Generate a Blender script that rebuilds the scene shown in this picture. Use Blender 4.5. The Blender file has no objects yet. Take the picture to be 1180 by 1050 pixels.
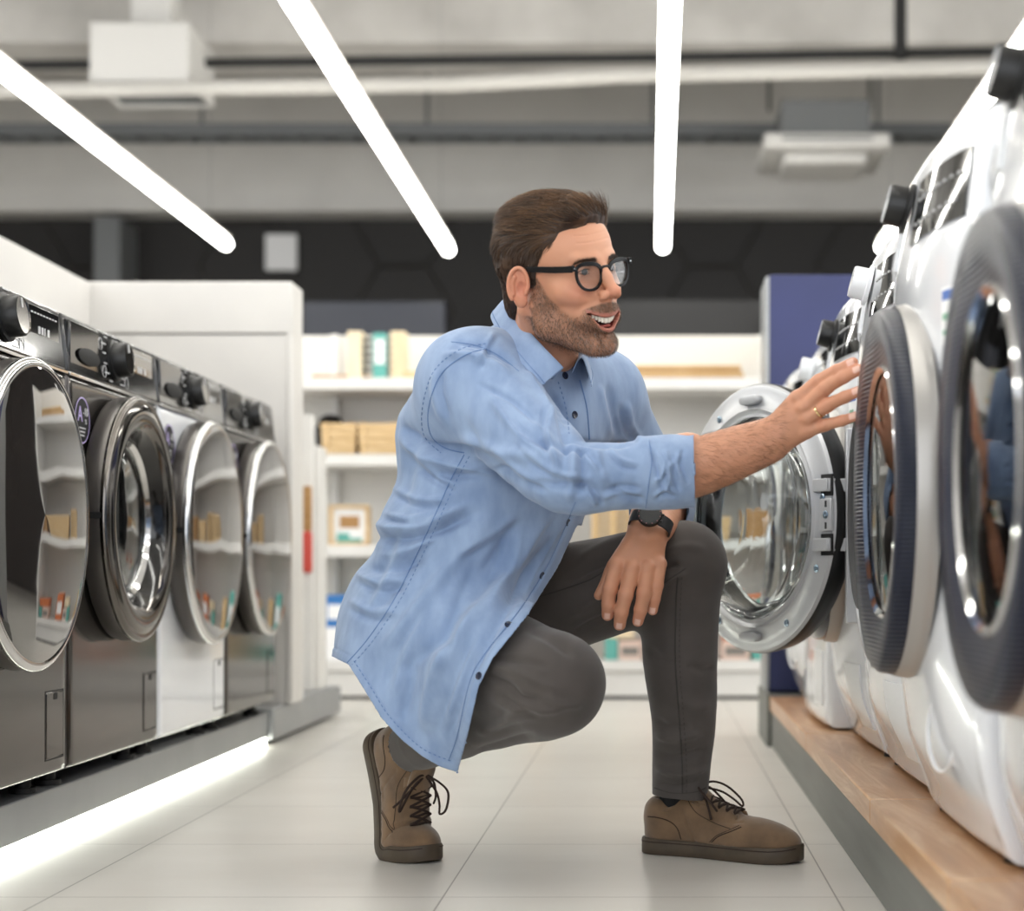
import bpy, bmesh, math, random
import numpy as np
from mathutils import Vector, Matrix
R = math.radians
PI = math.pi
rng = random.Random(7)
sc = bpy.context.scene
COL = sc.collection
F = 2050.0; CU = 752.0; CV = 664.0; EYE = 0.49      # focal length in pixels, principal point, eye height

def at(u, v, y):
    """pixel (u, v) of the 1180x1050 frame at distance y -> world point"""
    return Vector(((u-CU)*y/F, y, EYE-(v-CV)*y/F))

# ------------------------------------------------------------------ camera
cam_d = bpy.data.cameras.new('camera'); cam = bpy.data.objects.new('camera', cam_d); COL.objects.link(cam)
cam.location = (0, 0, EYE); cam.rotation_euler = (R(90), 0, 0)
cam_d.sensor_fit = 'HORIZONTAL'; cam_d.sensor_width = 36; cam_d.lens = F/1180*36
cam_d.shift_x = -(CU-590)/1180; cam_d.shift_y = (CV-525)/1180
cam_d.clip_start = 0.05; cam_d.clip_end = 100
cam_d.dof.use_dof = True; cam_d.dof.focus_distance = 2.98; cam_d.dof.aperture_fstop = 2.9
sc.camera = cam

# ------------------------------------------------------------------ materials
def lin(h):
    if isinstance(h, (tuple, list)): return (*h, 1.0)
    h = h.lstrip('#'); o = []
    for i in (0, 2, 4):
        c = int(h[i:i+2], 16)/255
        o.append(c/12.92 if c <= .04045 else ((c+.055)/1.055)**2.4)
    return (*o, 1.0)

class NT:
    def __init__(s, m): s.m = m; s.t = m.node_tree; s.n = s.t.nodes; s.l = s.t.links; s.b = s.n['Principled BSDF']
    def new(s, typ, **kw):
        n = s.n.new(typ)
        for k, v in kw.items():
            if k.startswith('i_'):
                key = k[2:]; key = int(key) if key.isdigit() else key.replace('_', ' ')
                n.inputs[key].default_value = v
            else: setattr(n, k, v)
        return n
    def link(s, a, b): s.l.new(a, b)

def mat(name, col, rough=.5, metal=0, spec=.5, coat=0, coat_r=.03, trans=0, ior=1.45, emit=None, es=0, sheen=0, sss=0, alpha=1):
    m = bpy.data.materials.new(name); m.use_nodes = True
    nt = NT(m); b = nt.b
    b.inputs['Base Color'].default_value = lin(col)
    b.inputs['Roughness'].default_value = rough; b.inputs['Metallic'].default_value = metal
    b.inputs['Specular IOR Level'].default_value = spec
    b.inputs['Coat Weight'].default_value = coat; b.inputs['Coat Roughness'].default_value = coat_r
    b.inputs['Transmission Weight'].default_value = trans; b.inputs['IOR'].default_value = ior
    b.inputs['Sheen Weight'].default_value = sheen
    if sss:
        b.inputs['Subsurface Weight'].default_value = sss
        b.inputs['Subsurface Radius'].default_value = (.012, .005, .003); b.inputs['Subsurface Scale'].default_value = 1
    if emit: b.inputs['Emission Color'].default_value = lin(emit); b.inputs['Emission Strength'].default_value = es
    return m

def noise_mat(name, c1, c2, scale=8, rough=.6, bump=0, stretch=(1, 1, 1), detail=5, lo=.35, hi=.65, dist=.002, **kw):
    m = mat(name, c1, rough, **kw); nt = NT(m)
    tc = nt.new('ShaderNodeTexCoord'); mp = nt.new('ShaderNodeMapping'); mp.inputs['Scale'].default_value = stretch
    nt.link(tc.outputs['Object'], mp.inputs[0])
    n = nt.new('ShaderNodeTexNoise', i_Scale=scale, i_Detail=detail); nt.link(mp.outputs[0], n.inputs['Vector'])
    r = nt.new('ShaderNodeValToRGB'); r.color_ramp.elements[0].position = lo; r.color_ramp.elements[1].position = hi
    r.color_ramp.elements[0].color = lin(c1); r.color_ramp.elements[1].color = lin(c2)
    nt.link(n.outputs['Fac'], r.inputs[0]); nt.link(r.outputs[0], nt.b.inputs['Base Color'])
    if bump:
        bp = nt.new('ShaderNodeBump', i_Strength=bump, i_Distance=dist); nt.link(n.outputs['Fac'], bp.inputs['Height'])
        nt.link(bp.outputs[0], nt.b.inputs['Normal'])
    return m

M = {}
M['white_wall'] = noise_mat('white_laminate', '#d3d0cb', '#cbc8c4', 3, .45)
M['white_shelf'] = noise_mat('white_shelf_metal', '#dedcd8', '#d5d3cf', 4, .4)
M['grey_metal'] = noise_mat('grey_platform', '#8f9192', '#989a9b', 5, .35, metal=.3)
M['grey_base'] = noise_mat('brushed_grey_base', '#676864', '#747571', 9, .5, stretch=(1, .2, 3))
M['navy'] = noise_mat('navy_panel', '#2b3157', '#2f3560', 3, .5)
M['dark_wall'] = mat('dark_wall', '#262423', .6)
M['bulkhead'] = noise_mat('grey_plaster', '#d8d6d2', '#d0ceca', 2, .8)
M['concrete'] = noise_mat('concrete', '#d2cfca', '#aeaba6', 1.6, .85, bump=.3, detail=9, lo=.3, hi=.7, dist=.02)
M['black_pipe'] = mat('black_pipe', '#1d1d1d', .5)
M['grey_pipe'] = mat('galvanised_pipe', '#77797a', .5, metal=.3)
M['pale_pipe'] = mat('pale_duct', '#bdbab4', .5)
M['unit_white'] = mat('unit_white', '#cfcdc9', .5)
M['graphite'] = noise_mat('graphite_steel', '#514d4a', '#575350', 6, .13, metal=.85, stretch=(1, 1, 8))
M['graphite_side'] = mat('graphite_side', '#3c3c3e', .3, metal=.3)
M['panel_black'] = mat('gloss_black_panel', '#151414', .12, coat=.35)
M['black_plastic'] = mat('black_plastic', '#151515', .35)
M['soft_black'] = mat('soft_black', '#0c0c0d', .6)
M['rubber'] = mat('grey_rubber', '#3a3a3b', .6)
M['chrome'] = mat('chrome', '#d8d8d8', .09, metal=1)
M['dark_chrome'] = mat('dark_chrome', '#6b6763', .1, metal=1)
M['side_grey'] = mat('door_side_grey', '#5e5a57', .3, metal=.6)
M['mirror_glass'] = mat('dark_mirror_glass', '#262220', .035, metal=0, spec=1, coat=1, coat_r=.01)
M['mirror_glass'].node_tree.nodes['Principled BSDF'].inputs['Coat IOR'].default_value = 1.75
M['white_gloss'] = mat('white_enamel', '#dfe1e5', .18, coat=.6)
M['white_plastic'] = mat('white_plastic', '#e6e8ea', .3, coat=.3)
M['silver_plastic'] = mat('silver_plastic', '#b4b5b7', .32, metal=.25, coat=.2)
M['silver_ring'] = mat('silver_door_ring', '#a9a6a2', .33, metal=.45)
M['drum'] = noise_mat('steel_drum', '#83868a', '#93969a', 12, .25, metal=.9)
M['screw'] = mat('screw_steel', '#9fb0bd', .25, metal=.9)
M['display'] = mat('display_glass', '#0b0c0e', .08, coat=1)
M['mark_white'] = mat('printed_white', '#c9c9c9', .5)
M['mark_pink'] = mat('printed_pink', '#b4737c', .5)
M['mark_lilac'] = mat('printed_lilac', '#b7a8d8', .5)
M['label_blue'] = mat('label_blue', '#4b6fb5', .4)
M['label_green'] = mat('label_green', '#7fae94', .4)
M['paper'] = mat('paper_white', '#e9e9e9', .5)
M['light_wood'] = noise_mat('light_wood', '#d9bd92', '#c7a777', 10, .6, stretch=(1, 1, 6))
M['pale_wood'] = noise_mat('pale_wood', '#e7d6b8', '#d9c4a0', 10, .6, stretch=(1, 1, .3))
M['mid_wood'] = noise_mat('mid_wood', '#b48c5c', '#9b7345', 10, .6, stretch=(.3, 1, 4))
M['teal'] = mat('teal_card', '#5fa79d', .6)
M['dark_teal'] = mat('dark_teal', '#285650', .6)
M['box_blue'] = mat('box_blue', '#2f6fb0', .5)
M['box_pink'] = mat('box_pink', '#d8bfb2', .6)
M['box_orange'] = mat('box_orange', '#c86f3f', .6)
M['red'] = mat('red_pack', '#c2483c', .5)
M['slate'] = mat('slate_grey', '#77736e', .6)
M['led'] = mat('led_white', '#ffffff', .5, emit='#fffdf6', es=10.0)
M['led_floor'] = mat('led_floor_strip', '#ffffff', .5, emit='#fbfff2', es=7.0)

def glass_mat(name, col, rough=0.0, ior=1.45):
    m = mat(name, col, rough, trans=1, ior=ior); return m
M['bowl_glass'] = glass_mat('door_bowl_glass', '#f4f8f8', 0.0, 1.45)
def thin_glass(name, tint='#ffffff', refl=.45):
    m = bpy.data.materials.new(name); m.use_nodes = True; t = m.node_tree; t.nodes.clear()
    o = t.nodes.new('ShaderNodeOutputMaterial'); mx = t.nodes.new('ShaderNodeMixShader'); a = t.nodes.new('ShaderNodeBsdfTransparent'); g = t.nodes.new('ShaderNodeBsdfGlossy')
    a.inputs[0].default_value = lin(tint); g.inputs['Roughness'].default_value = .01; lw = t.nodes.new('ShaderNodeFresnel'); lw.inputs[0].default_value = 1.45
    ml = t.nodes.new('ShaderNodeMath'); ml.operation = 'MULTIPLY'; ml.inputs[1].default_value = refl; t.links.new(lw.outputs[0], ml.inputs[0]); t.links.new(ml.outputs[0], mx.inputs[0]); t.links.new(a.outputs[0], mx.inputs[1]); t.links.new(g.outputs[0], mx.inputs[2]); t.links.new(mx.outputs[0], o.inputs[0]); return m
M['lens'] = thin_glass('clear_lens'); M['pane'] = thin_glass('door_pane', '#b9c2c6', 1.0)
M['navy_glass'] = mat('navy_glass', '#0b1228', .16, coat=.35, coat_r=.05)

# ribbed navy ring (fine concentric ribs come from geometry angle)
def rib_mat():
    m = mat('ribbed_navy', '#10162a', .28, spec=.3); nt = NT(m)
    tc = nt.new('ShaderNodeTexCoord'); w = nt.new('ShaderNodeTexWave', wave_type='BANDS', bands_direction='Z')
    w.inputs['Scale'].default_value = 55
    nt.link(tc.outputs['Object'], w.inputs['Vector'])
    r = nt.new('ShaderNodeValToRGB'); r.color_ramp.elements[0].color = lin('#0a0e1c'); r.color_ramp.elements[1].color = lin('#1d2336')
    nt.link(w.outputs['Fac'], r.inputs[0]); nt.link(r.outputs[0], nt.b.inputs['Base Color'])
    bp = nt.new('ShaderNodeBump', i_Strength=.5, i_Distance=.002); nt.link(w.outputs['Fac'], bp.inputs['Height']); nt.link(bp.outputs[0], nt.b.inputs['Normal'])
    return m
M['ribbed'] = rib_mat()

# floor tiles
def floor_mat():
    m = mat('floor_tiles', '#b9b5ae', .22, spec=.5); nt = NT(m)
    tc = nt.new('ShaderNodeTexCoord')
    mp = nt.new('ShaderNodeMapping'); mp.inputs['Location'].default_value = (.32/.6, -3.25/.535, 0); mp.inputs['Scale'].default_value = (1/.6, 1/.535, 1)
    nt.link(tc.outputs['Object'], mp.inputs[0])
    sx = nt.new('ShaderNodeSeparateXYZ'); nt.link(mp.outputs[0], sx.inputs[0])
    def seam(o, w):
        f = nt.new('ShaderNodeMath', operation='PINGPONG'); f.inputs[1].default_value = .5; nt.link(o, f.inputs[0])
        l = nt.new('ShaderNodeMath', operation='LESS_THAN'); l.inputs[1].default_value = w; nt.link(f.outputs[0], l.inputs[0]); return l
    a = seam(sx.outputs[0], .0022); b = seam(sx.outputs[1], .0026)
    mx = nt.new('ShaderNodeMath', operation='MAXIMUM'); nt.link(a.outputs[0], mx.inputs[0]); nt.link(b.outputs[0], mx.inputs[1])
    n = nt.new('ShaderNodeTexNoise', i_Scale=2.5, i_Detail=8, i_Roughness=.6); 
    mp2 = nt.new('ShaderNodeMapping'); mp2.inputs['Scale'].default_value = (1, 2, 1); nt.link(tc.outputs['Object'], mp2.inputs[0]); nt.link(mp2.outputs[0], n.inputs['Vector'])
    r = nt.new('ShaderNodeValToRGB'); r.color_ramp.elements[0].position = .3; r.color_ramp.elements[1].position = .7
    r.color_ramp.elements[0].color = lin('#c9c5be'); r.color_ramp.elements[1].color = lin('#d3d0ca'); nt.link(n.outputs['Fac'], r.inputs[0])
    mix = nt.new('ShaderNodeMix', data_type='RGBA'); nt.link(mx.outputs[0], mix.inputs[0]); nt.link(r.outputs[0], mix.inputs[6]); mix.inputs[7].default_value = lin('#7d7973')
    nt.link(mix.outputs[2], nt.b.inputs['Base Color'])
    rr = nt.new('ShaderNodeMapRange', i_3=.26, i_4=.34); nt.link(n.outputs['Fac'], rr.inputs[0]); nt.link(rr.outputs[0], nt.b.inputs['Roughness'])
    return m
M['floor'] = floor_mat()

def wood_mat():
    m = mat('oak_worktop', '#c39a72', .35, coat=.2); nt = NT(m)
    tc = nt.new('ShaderNodeTexCoord'); mp = nt.new('ShaderNodeMapping'); mp.inputs['Scale'].default_value = (9, .9, 9)
    nt.link(tc.outputs['Object'], mp.inputs[0])
    n = nt.new('ShaderNodeTexNoise', i_Scale=2.2, i_Detail=8, i_Roughness=.65, i_Distortion=1.2); nt.link(mp.outputs[0], n.inputs['Vector'])
    r = nt.new('ShaderNodeValToRGB'); e = r.color_ramp.elements; e[0].position = .32; e[1].position = .66
    e[0].color = lin('#ad815b'); e[1].color = lin('#d6b38e'); e2 = e.new(.5); e2.color = lin('#be9169')
    nt.link(n.outputs['Fac'], r.inputs[0]); nt.link(r.outputs[0], nt.b.inputs['Base Color'])
    bp = nt.new('ShaderNodeBump', i_Strength=.15, i_Distance=.001); nt.link(n.outputs['Fac'], bp.inputs['Height']); nt.link(bp.outputs[0], nt.b.inputs['Normal'])
    return m
M['oak'] = wood_mat()

def peg_mat():
    m = mat('pegboard', '#d9d6d0', .6); nt = NT(m)
    tc = nt.new('ShaderNodeTexCoord'); mp = nt.new('ShaderNodeMapping'); mp.inputs['Scale'].default_value = (40, 1, 40); nt.link(tc.outputs['Object'], mp.inputs[0])
    v = nt.new('ShaderNodeTexVoronoi', voronoi_dimensions='3D', i_Scale=1.0, i_Randomness=0.0); nt.link(mp.outputs[0], v.inputs['Vector'])
    r = nt.new('ShaderNodeValToRGB'); r.color_ramp.elements[0].position = .18; r.color_ramp.elements[1].position = .24
    r.color_ramp.elements[0].color = lin('#6d6a65'); r.color_ramp.elements[1].color = lin('#dad7d1')
    nt.link(v.outputs['Distance'], r.inputs[0]); nt.link(r.outputs[0], nt.b.inputs['Base Color'])
    return m
M['peg'] = peg_mat()

# ------------------------------------------------------------------ mesh helpers
class MB:
    """collects shapes in one bmesh"""
    def __init__(s): s.bm = bmesh.new()
    def add(s, vs, fs, mi=0):
        vv = [s.bm.verts.new(v) for v in vs]
        for f in fs:
            try: fc = s.bm.faces.new([vv[i] for i in f]); fc.material_index = mi
            except ValueError: pass
        return vv
    def box(s, x0, x1, y0, y1, z0, z1, mi=0, mtx=None):
        vs = [Vector((x, y, z)) for x in (x0, x1) for y in (y0, y1) for z in (z0, z1)]
        if mtx: vs = [mtx @ v for v in vs]
        s.add(vs, [(0, 1, 3, 2), (4, 6, 7, 5), (0, 4, 5, 1), (2, 3, 7, 6), (0, 2, 6, 4), (1, 5, 7, 3)], mi); return s
    def lathe(s, prof, n=64, mtx=None, mi=0, close=False, a0=0, a1=2*PI):
        """prof: (r, h) pairs; revolves about local z"""
        full = abs(a1-a0-2*PI) < 1e-6
        cnt = n if full else n+1
        vs = []
        for (r, h) in prof:
            for k in range(cnt):
                a = a0+(a1-a0)*k/n
                v = Vector((r*math.cos(a), r*math.sin(a), h)); vs.append(mtx @ v if mtx else v)
        fs = []
        m = len(prof)
        for i in range(m-1 + (1 if close else 0)):
            j = (i+1) % m
            for k in range(n):
                k2 = (k+1) % cnt
                fs.append((i*cnt+k, i*cnt+k2, j*cnt+k2, j*cnt+k))
        s.add(vs, fs, mi); return s
    def cyl(s, p0, p1, r0, r1=None, n=20, mi=0, caps=True):
        p0 = Vector(p0); p1 = Vector(p1); r1 = r0 if r1 is None else r1
        q = (p1-p0).to_track_quat('Z', 'Y').to_matrix().to_4x4(); q.translation = p0; L = (p1-p0).length
        prof = [(r0, 0), (r1, L)]
        if caps: prof = [(1e-5, 0)]+prof+[(1e-5, L)]
        return s.lathe(prof, n, q, mi)
    def tube(s, pts, r, n=10, mi=0, cap=True):
        pts = [Vector(p) for p in pts]; rs = r if isinstance(r, (list, tuple)) else [r]*len(pts)
        rings = []; up = Vector((0, 0, 1)); prev = None
        for i, p in enumerate(pts):
            t = (pts[min(i+1, len(pts)-1)]-pts[max(i-1, 0)]).normalized()
            if prev is None:
                a = t.cross(up); 
                if a.length < .1: a = t.cross(Vector((1, 0, 0)))
                a.normalize()
            else:
                a = prev-t*prev.dot(t)
                a = a.normalized() if a.length > 1e-6 else t.orthogonal().normalized()
            b = t.cross(a).normalized(); prev = a
            rings.append([p+(a*math.cos(2*PI*k/n)+b*math.sin(2*PI*k/n))*rs[i] for k in range(n)])
        vs = [v for rg in rings for v in rg]; fs = []
        for i in range(len(pts)-1):
            for k in range(n): fs.append((i*n+k, i*n+(k+1) % n, (i+1)*n+(k+1) % n, (i+1)*n+k))
        if cap: fs += [tuple(range(n))[::-1], tuple((len(pts)-1)*n+k for k in range(n))]
        s.add(vs, fs, mi); return s
    def build(s, name, mats, parent=None, smooth=False, bevel=0, seg=2, subsurf=0, mtx=None, auto=None):
        me = bpy.data.meshes.new(name)
        bmesh.ops.remove_doubles(s.bm, verts=s.bm.verts, dist=1e-6)
        bmesh.ops.recalc_face_normals(s.bm, faces=s.bm.faces)
        if mtx: bmesh.ops.transform(s.bm, matrix=mtx, verts=s.bm.verts)
        s.bm.to_mesh(me); s.bm.free()
        for m in (mats if isinstance(mats, (list, tuple)) else [mats]): me.materials.append(m)
        o = bpy.data.objects.new(name, me); COL.objects.link(o)
        if parent is not None: o.parent = parent
        if bevel:
            b = o.modifiers.new('bevel', 'BEVEL'); b.width = bevel; b.segments = seg; b.limit_method = 'ANGLE'; b.angle_limit = R(40); b.harden_normals = False
        if subsurf: d = o.modifiers.new('subd', 'SUBSURF'); d.levels = d.render_levels = subsurf
        if smooth or bevel:
            me.shade_smooth()
            if auto is None: auto = 35
        if auto:
            me.shade_smooth(); me.set_sharp_from_angle(angle=R(auto))
        return o

def empty(name, loc=(0, 0, 0), rz=0):
    o = bpy.data.objects.new(name, None); COL.objects.link(o); o.location = loc; o.rotation_euler = (0, 0, rz); return o
def tag(o, label=None, cat=None, group=None, kind=None):
    if label: o['label'] = label
    if cat: o['category'] = cat
    if group: o['group'] = group
    if kind: o['kind'] = kind
    return o
def children(o): return list(o.children)
def copy_tree(o, parent=None):
    c = o.copy(); COL.objects.link(c)
    if parent is not None: c.parent = parent
    for ch in children(o): copy_tree(ch, c)
    return c
def bx(name, m, x0, x1, y0, y1, z0, z1, parent=None, bevel=.002, **kw):
    return MB().box(x0, x1, y0, y1, z0, z1).build(name, m, parent, bevel=bevel, **kw)
def struct(o): o['kind'] = 'structure'; return o
def text_mesh(name, s, size, m, parent, mtx, extrude=.0004, align='CENTER'):
    cu = bpy.data.curves.new('t', 'FONT'); cu.body = s; cu.size = size; cu.align_x = align; cu.align_y = 'CENTER'; cu.extrude = extrude
    o = bpy.data.objects.new('t', cu); COL.objects.link(o)
    dg = bpy.context.evaluated_depsgraph_get(); dg.update()
    me = bpy.data.meshes.new_from_object(o.evaluated_get(dg)); bpy.data.objects.remove(o)
    me.transform(mtx); me.materials.clear(); me.materials.append(m); me.name = name
    q = bpy.data.objects.new(name, me); COL.objects.link(q); q.parent = parent; return q

# ------------------------------------------------------------------ the room
struct(bx('floor', M['floor'], -9, 9, -4, 15, -.1, 0, bevel=0))
struct(bx('ceiling', M['concrete'], -9, 9, -4, 15.2, 4.6, 4.75, bevel=0))
wb = MB().box(-9, 9, 15, 15.2, 0, 3.5).build('wall_back', M['dark_wall']); struct(wb)
# raised hexagon outlines on the dark wall
hx = MB()
def hexline(cx, cz, r):
    p = [Vector((cx+r*math.cos(R(60*k)), 14.98, cz+r*math.sin(R(60*k)))) for k in range(7)]
    hx.tube(p, .012, 4)
for k in range(11):
    for j in range(3): hexline(-6+k*1.3, 1.6+j*.75+(k % 2)*.375, .42)
M['hexline'] = mat('hex_outline', '#3b3836', .5)
struct(hx.build('trim_1', M['hexline']))
struct(bx('wall_upper', M['bulkhead'], -9, 9, 14.6, 15.2, 3.5, 4.6, bevel=0))
struct(bx('trim_2', M['bulkhead'], -9, 9, 14.55, 14.6, 3.48, 3.54, bevel=0))
struct(bx('trim_3', M['concrete'], -9, 9, 11.2, 11.9, 3.85, 4.6, bevel=.01))   # ceiling beams
struct(bx('trim_4', M['concrete'], -9, 9, 6.0, 6.7, 3.85, 4.6, bevel=.01))
struct(bx('trim_5', M['grey_pipe'], -4.56, -4.34, 14.5, 15, 0, 3.42, bevel=.01))
struct(bx('wall_right', M['bulkhead'], 6.0, 6.2, 7.5, 15, 0, 4.6, bevel=0)); struct(bx('wall_left', M['bulkhead'], -7.2, -7.0, 8.5, 15, 0, 4.6, bevel=0))
sg = bx('wall_sign', M['paper'], -3.25, -2.99, 14.93, 14.97, 3.06, 3.36); tag(sg, 'small pale square sign high on the dark back wall', 'sign')

# pipes and cable tray
def pipe(name, pts, r, m, label, cat='pipe', group=None):
    o = MB().tube(pts, r, 12).build(name, m, smooth=True); tag(o, label, cat, group); return o
pipe('ceiling_pipe', [(-9, 10.6, 3.50), (-5, 10.6, 3.52), (0, 10.6, 3.58), (4.5, 10.6, 3.66), (9, 10.6, 3.7)], .03, M['black_pipe'], 'black pipe running across under the concrete ceiling beam')
p2 = pipe('ceiling_pipe', [(1.47, 10.55, 4.6), (1.47, 10.55, 3.75), (1.47, 10.55, 3.56)], .038, M['black_pipe'], 'short black vertical drop pipe joining the black cross pipe on the right')
duct = MB().tube([(-9, 10.2, 3.22), (-4, 10.2, 3.27), (-1.2, 10.2, 3.31), (-.2, 10.2, 3.36), (2, 10.2, 3.41), (9, 10.2, 3.46)], .045, 12).build('ceiling_pipe', M['pale_pipe'], smooth=True)
tag(duct, 'long pale pipe running across below the black pipe', 'pipe')
tr = empty('cable_tray', (0, 13, 3.75)); tag(tr, 'grey perforated cable tray hung across in front of the grey bulkhead', 'cable tray')
MB().box(-9, 9, -.03, .0, -.045, .045).box(-9, 9, .2, .23, -.045, .045).build('side_rail', M['grey_pipe'], tr)
rg = MB()
for k in range(90): rg.box(-9+k*.2, -9+k*.2+.05, 0, .2, -.04, -.025)
tag(rg.build('tray_rung', M['grey_pipe'], tr), kind='stuff')
hg = MB()
for k in range(11): hg.cyl((-8.3+k*1.66, .1, 0), (-8.3+k*1.66, .1, .85), .014, n=8)
tag(hg.build('hanger_rod', M['grey_pipe'], tr), kind='stuff')
o = MB().tube([(2.62, 10.6, 3.62), (2.45, 11.5, 3.5), (2.1, 12.5, 3.27)], .05, 10).build('ceiling_pipe', M['pale_pipe'], smooth=True); tag(o, 'short pale angled pipe running down to the cassette air conditioner', 'pipe')

# air conditioner cassette on the right, ventilation box on the left
ac = empty('air_conditioner', (1.16, 12.2, 3.26)); tag(ac, 'white ceiling cassette air conditioner hanging at right below the pipes', 'air conditioner')
MB().box(-.3, .3, -.3, .3, .17, .42).build('casing', M['grey_pipe'], ac, bevel=.01)
MB().box(-.42, .42, -.42, .42, .07, .17).build('fascia', M['unit_white'], ac, bevel=.02)
MB().box(-.28, .28, -.28, .28, 0, .07).build('grille', M['unit_white'], ac, bevel=.02)
MB().box(-.3, .3, -.425, -.42, .12, .14).build('louvre', M['grey_pipe'], ac)
for sx in (-.36, .33): MB().cyl((sx, 0, .42), (sx, 0, 1.34), .012, n=8).build('hanger_rod', M['black_pipe'], ac)
vb = empty('ventilation_box', (-2.93, 10.5, 3.27)); tag(vb, 'pale boxy ventilation diffuser hanging from the ceiling at left', 'vent')
MB().box(-.30, .27, -.3, .3, .12, .40).build('casing', M['unit_white'], vb, bevel=.01)
gr = MB()
for k in range(14): gr.box(-.28, .25, -.28+k*.04, -.265+k*.04, .075, .12, mtx=None)
gr.build('grille', M['grey_pipe'], vb)
MB().box(-.30, .27, -.3, -.28, .06, .13).box(-.30, .27, .28, .3, .06, .13).box(-.30, -.28, -.28, .28, .06, .13).box(.25, .27, -.28, .28, .06, .13).build('frame', M['unit_white'], vb, bevel=.004)
MB().box(-.12, .12, -.12, .12, .42, 1.45).build('duct', M['unit_white'], vb, bevel=.02)

# strip lights
def strip(x, y0, y1, label):
    t = empty('strip_light', (x, 0, 2.6)); tag(t, label, 'strip light', 'linear ceiling lights')
    a = MB().tube([(0, y0, 0), (0, y1, 0)], .037, 12).build('diffuser', M['led'], t, smooth=True)
    MB().box(-.03, .03, y0, y1, .036, .05).build('housing', M['pale_pipe'], t)
    for yy in (y0+.4, (y0+y1)/2, y1-.4): MB().cyl((0, yy, .05), (0, yy, 1.998 if not (11.15 < yy < 11.95) and not (5.95 < yy < 6.75) else 1.249), .0012, n=6).build('suspension_wire', M['grey_pipe'], t)
strip(-2.71, 1.2, 11.3, 'slanting white strip light at upper left, leftmost of the row')
strip(-1.32, 1.2, 11.5, 'long white strip light above the kneeling man, second from left')
strip(.065, 1.2, 11.4, 'nearly upright white strip light right of the man, third in the row')
strip(1.47, 1.2, 11.4, 'white strip light at upper right, partly behind the white washers')
strip(-4.1, 1.2, 9.0, 'unseen white strip light added as fill beyond the left frame edge')  # unseen lamp, continues the row leftwards; added to brighten the room
strip(2.86, 1.2, 9.0, 'unseen white strip light added as fill beyond the right frame edge')  # extra out-of-view lamp on the right, added as fill light

# world daylight
w = bpy.data.worlds.new('world'); sc.world = w; w.use_nodes = True
bg = w.node_tree.nodes['Background']; bg.inputs[0].default_value = (.93, .96, 1, 1); bg.inputs[1].default_value = 1.35
sc.view_settings.view_transform = 'Standard'; sc.view_settings.look = 'None'; sc.view_settings.gamma = 1; sc.view_settings.exposure = 1.0
sc.cycles.max_bounces = 10; sc.cycles.caustics_reflective = False; sc.cycles.caustics_refractive = False
sc.cycles.use_denoising = True; sc.cycles.transparent_max_bounces = 16; sc.cycles.sample_clamp_indirect = 6

# ------------------------------------------------------------------ left display stand
pl = empty('display_platform', (-1.4, 3, 0)); tag(pl, 'low grey metal platform under the dark washers with a light strip below', 'platform')
def lb(name, m, x0, x1, y0, y1, z0, z1, bevel=.002, par=None):
    p = par; l = p.location
    return MB().box(x0-l.x, x1-l.x, y0-l.y, y1-l.y, z0-l.z, z1-l.z).build(name, m, p, bevel=bevel)
lb('top_slab', M['grey_metal'], -1.72, -1.115, .6, 5.16, .022, .095, .003, pl)
lb('end_slab', M['grey_metal'], -1.72, -1.10, 5.16, 6.28, .012, .105, .004, pl)
lb('plinth', M['soft_black'], -1.68, -1.17, .7, 6.2, .0, .022, 0, pl)
lb('light_strip', M['led_floor'], -1.135, -1.117, .7, 5.14, .004, .021, 0, pl)
bw = empty('partition', (-1.7, 3, .095)); tag(bw, 'white back partition standing behind the row of dark washers', 'partition')
lb('back_panel', M['white_wall'], -1.75, -1.69, .8, 5.34, .095, 1.225, .002, bw)
lb('top_rail', M['white_wall'], -1.76, -1.685, .8, 5.34, 1.228, 1.37, .004, bw)
ep = empty('partition', (-1.4, 5.4, .105)); tag(ep, 'white end partition at the far end of the dark washers', 'partition')
lb('side_panel', M['white_wall'], -1.69, -1.095, 5.345, 5.50, .105, 1.215, .002, ep)
lb('top_rail', M['white_wall'], -1.70, -1.082, 5.34, 5.505, 1.218, 1.375, .006, ep)
lb('edge_post', M['white_wall'], -1.100, -1.081, 5.34, 5.505, .105, 1.22, .004, ep)
ls = empty('low_shelf_unit', (-1.3, 5.9, .105)); tag(ls, 'low white shelf unit just beyond the white end partition', 'shelf unit')
lb('side_panel', M['white_shelf'], -1.62, -1.14, 5.96, 6.0, .105, 1.03, .003, ls)
lb('front_post', M['white_shelf'], -1.165, -1.125, 6.0, 6.14, .105, .93, .003, ls)
for z in (.13, .45, .72, .9): lb('shelf', M['white_shelf'], -1.62, -1.165, 6.0, 6.25, z, z+.03, .002, ls)
pk = empty('hanging_pack', (-1.15, 5.93, .6)); tag(pk, 'red and brown hanging pack beside the white end partition', 'package')
MB().box(-.016, .016, -.012, .012, -.10, .04).build('pouch', M['red'], pk, bevel=.01)
MB().box(-.014, .014, -.008, .008, .04, .19).build('header_card', M['mid_wood'], pk, bevel=.004)
MB().cyl((0, 0, .17), (0, .035, .17), .004, n=8).build('hook', M['chrome'], pk)

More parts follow.
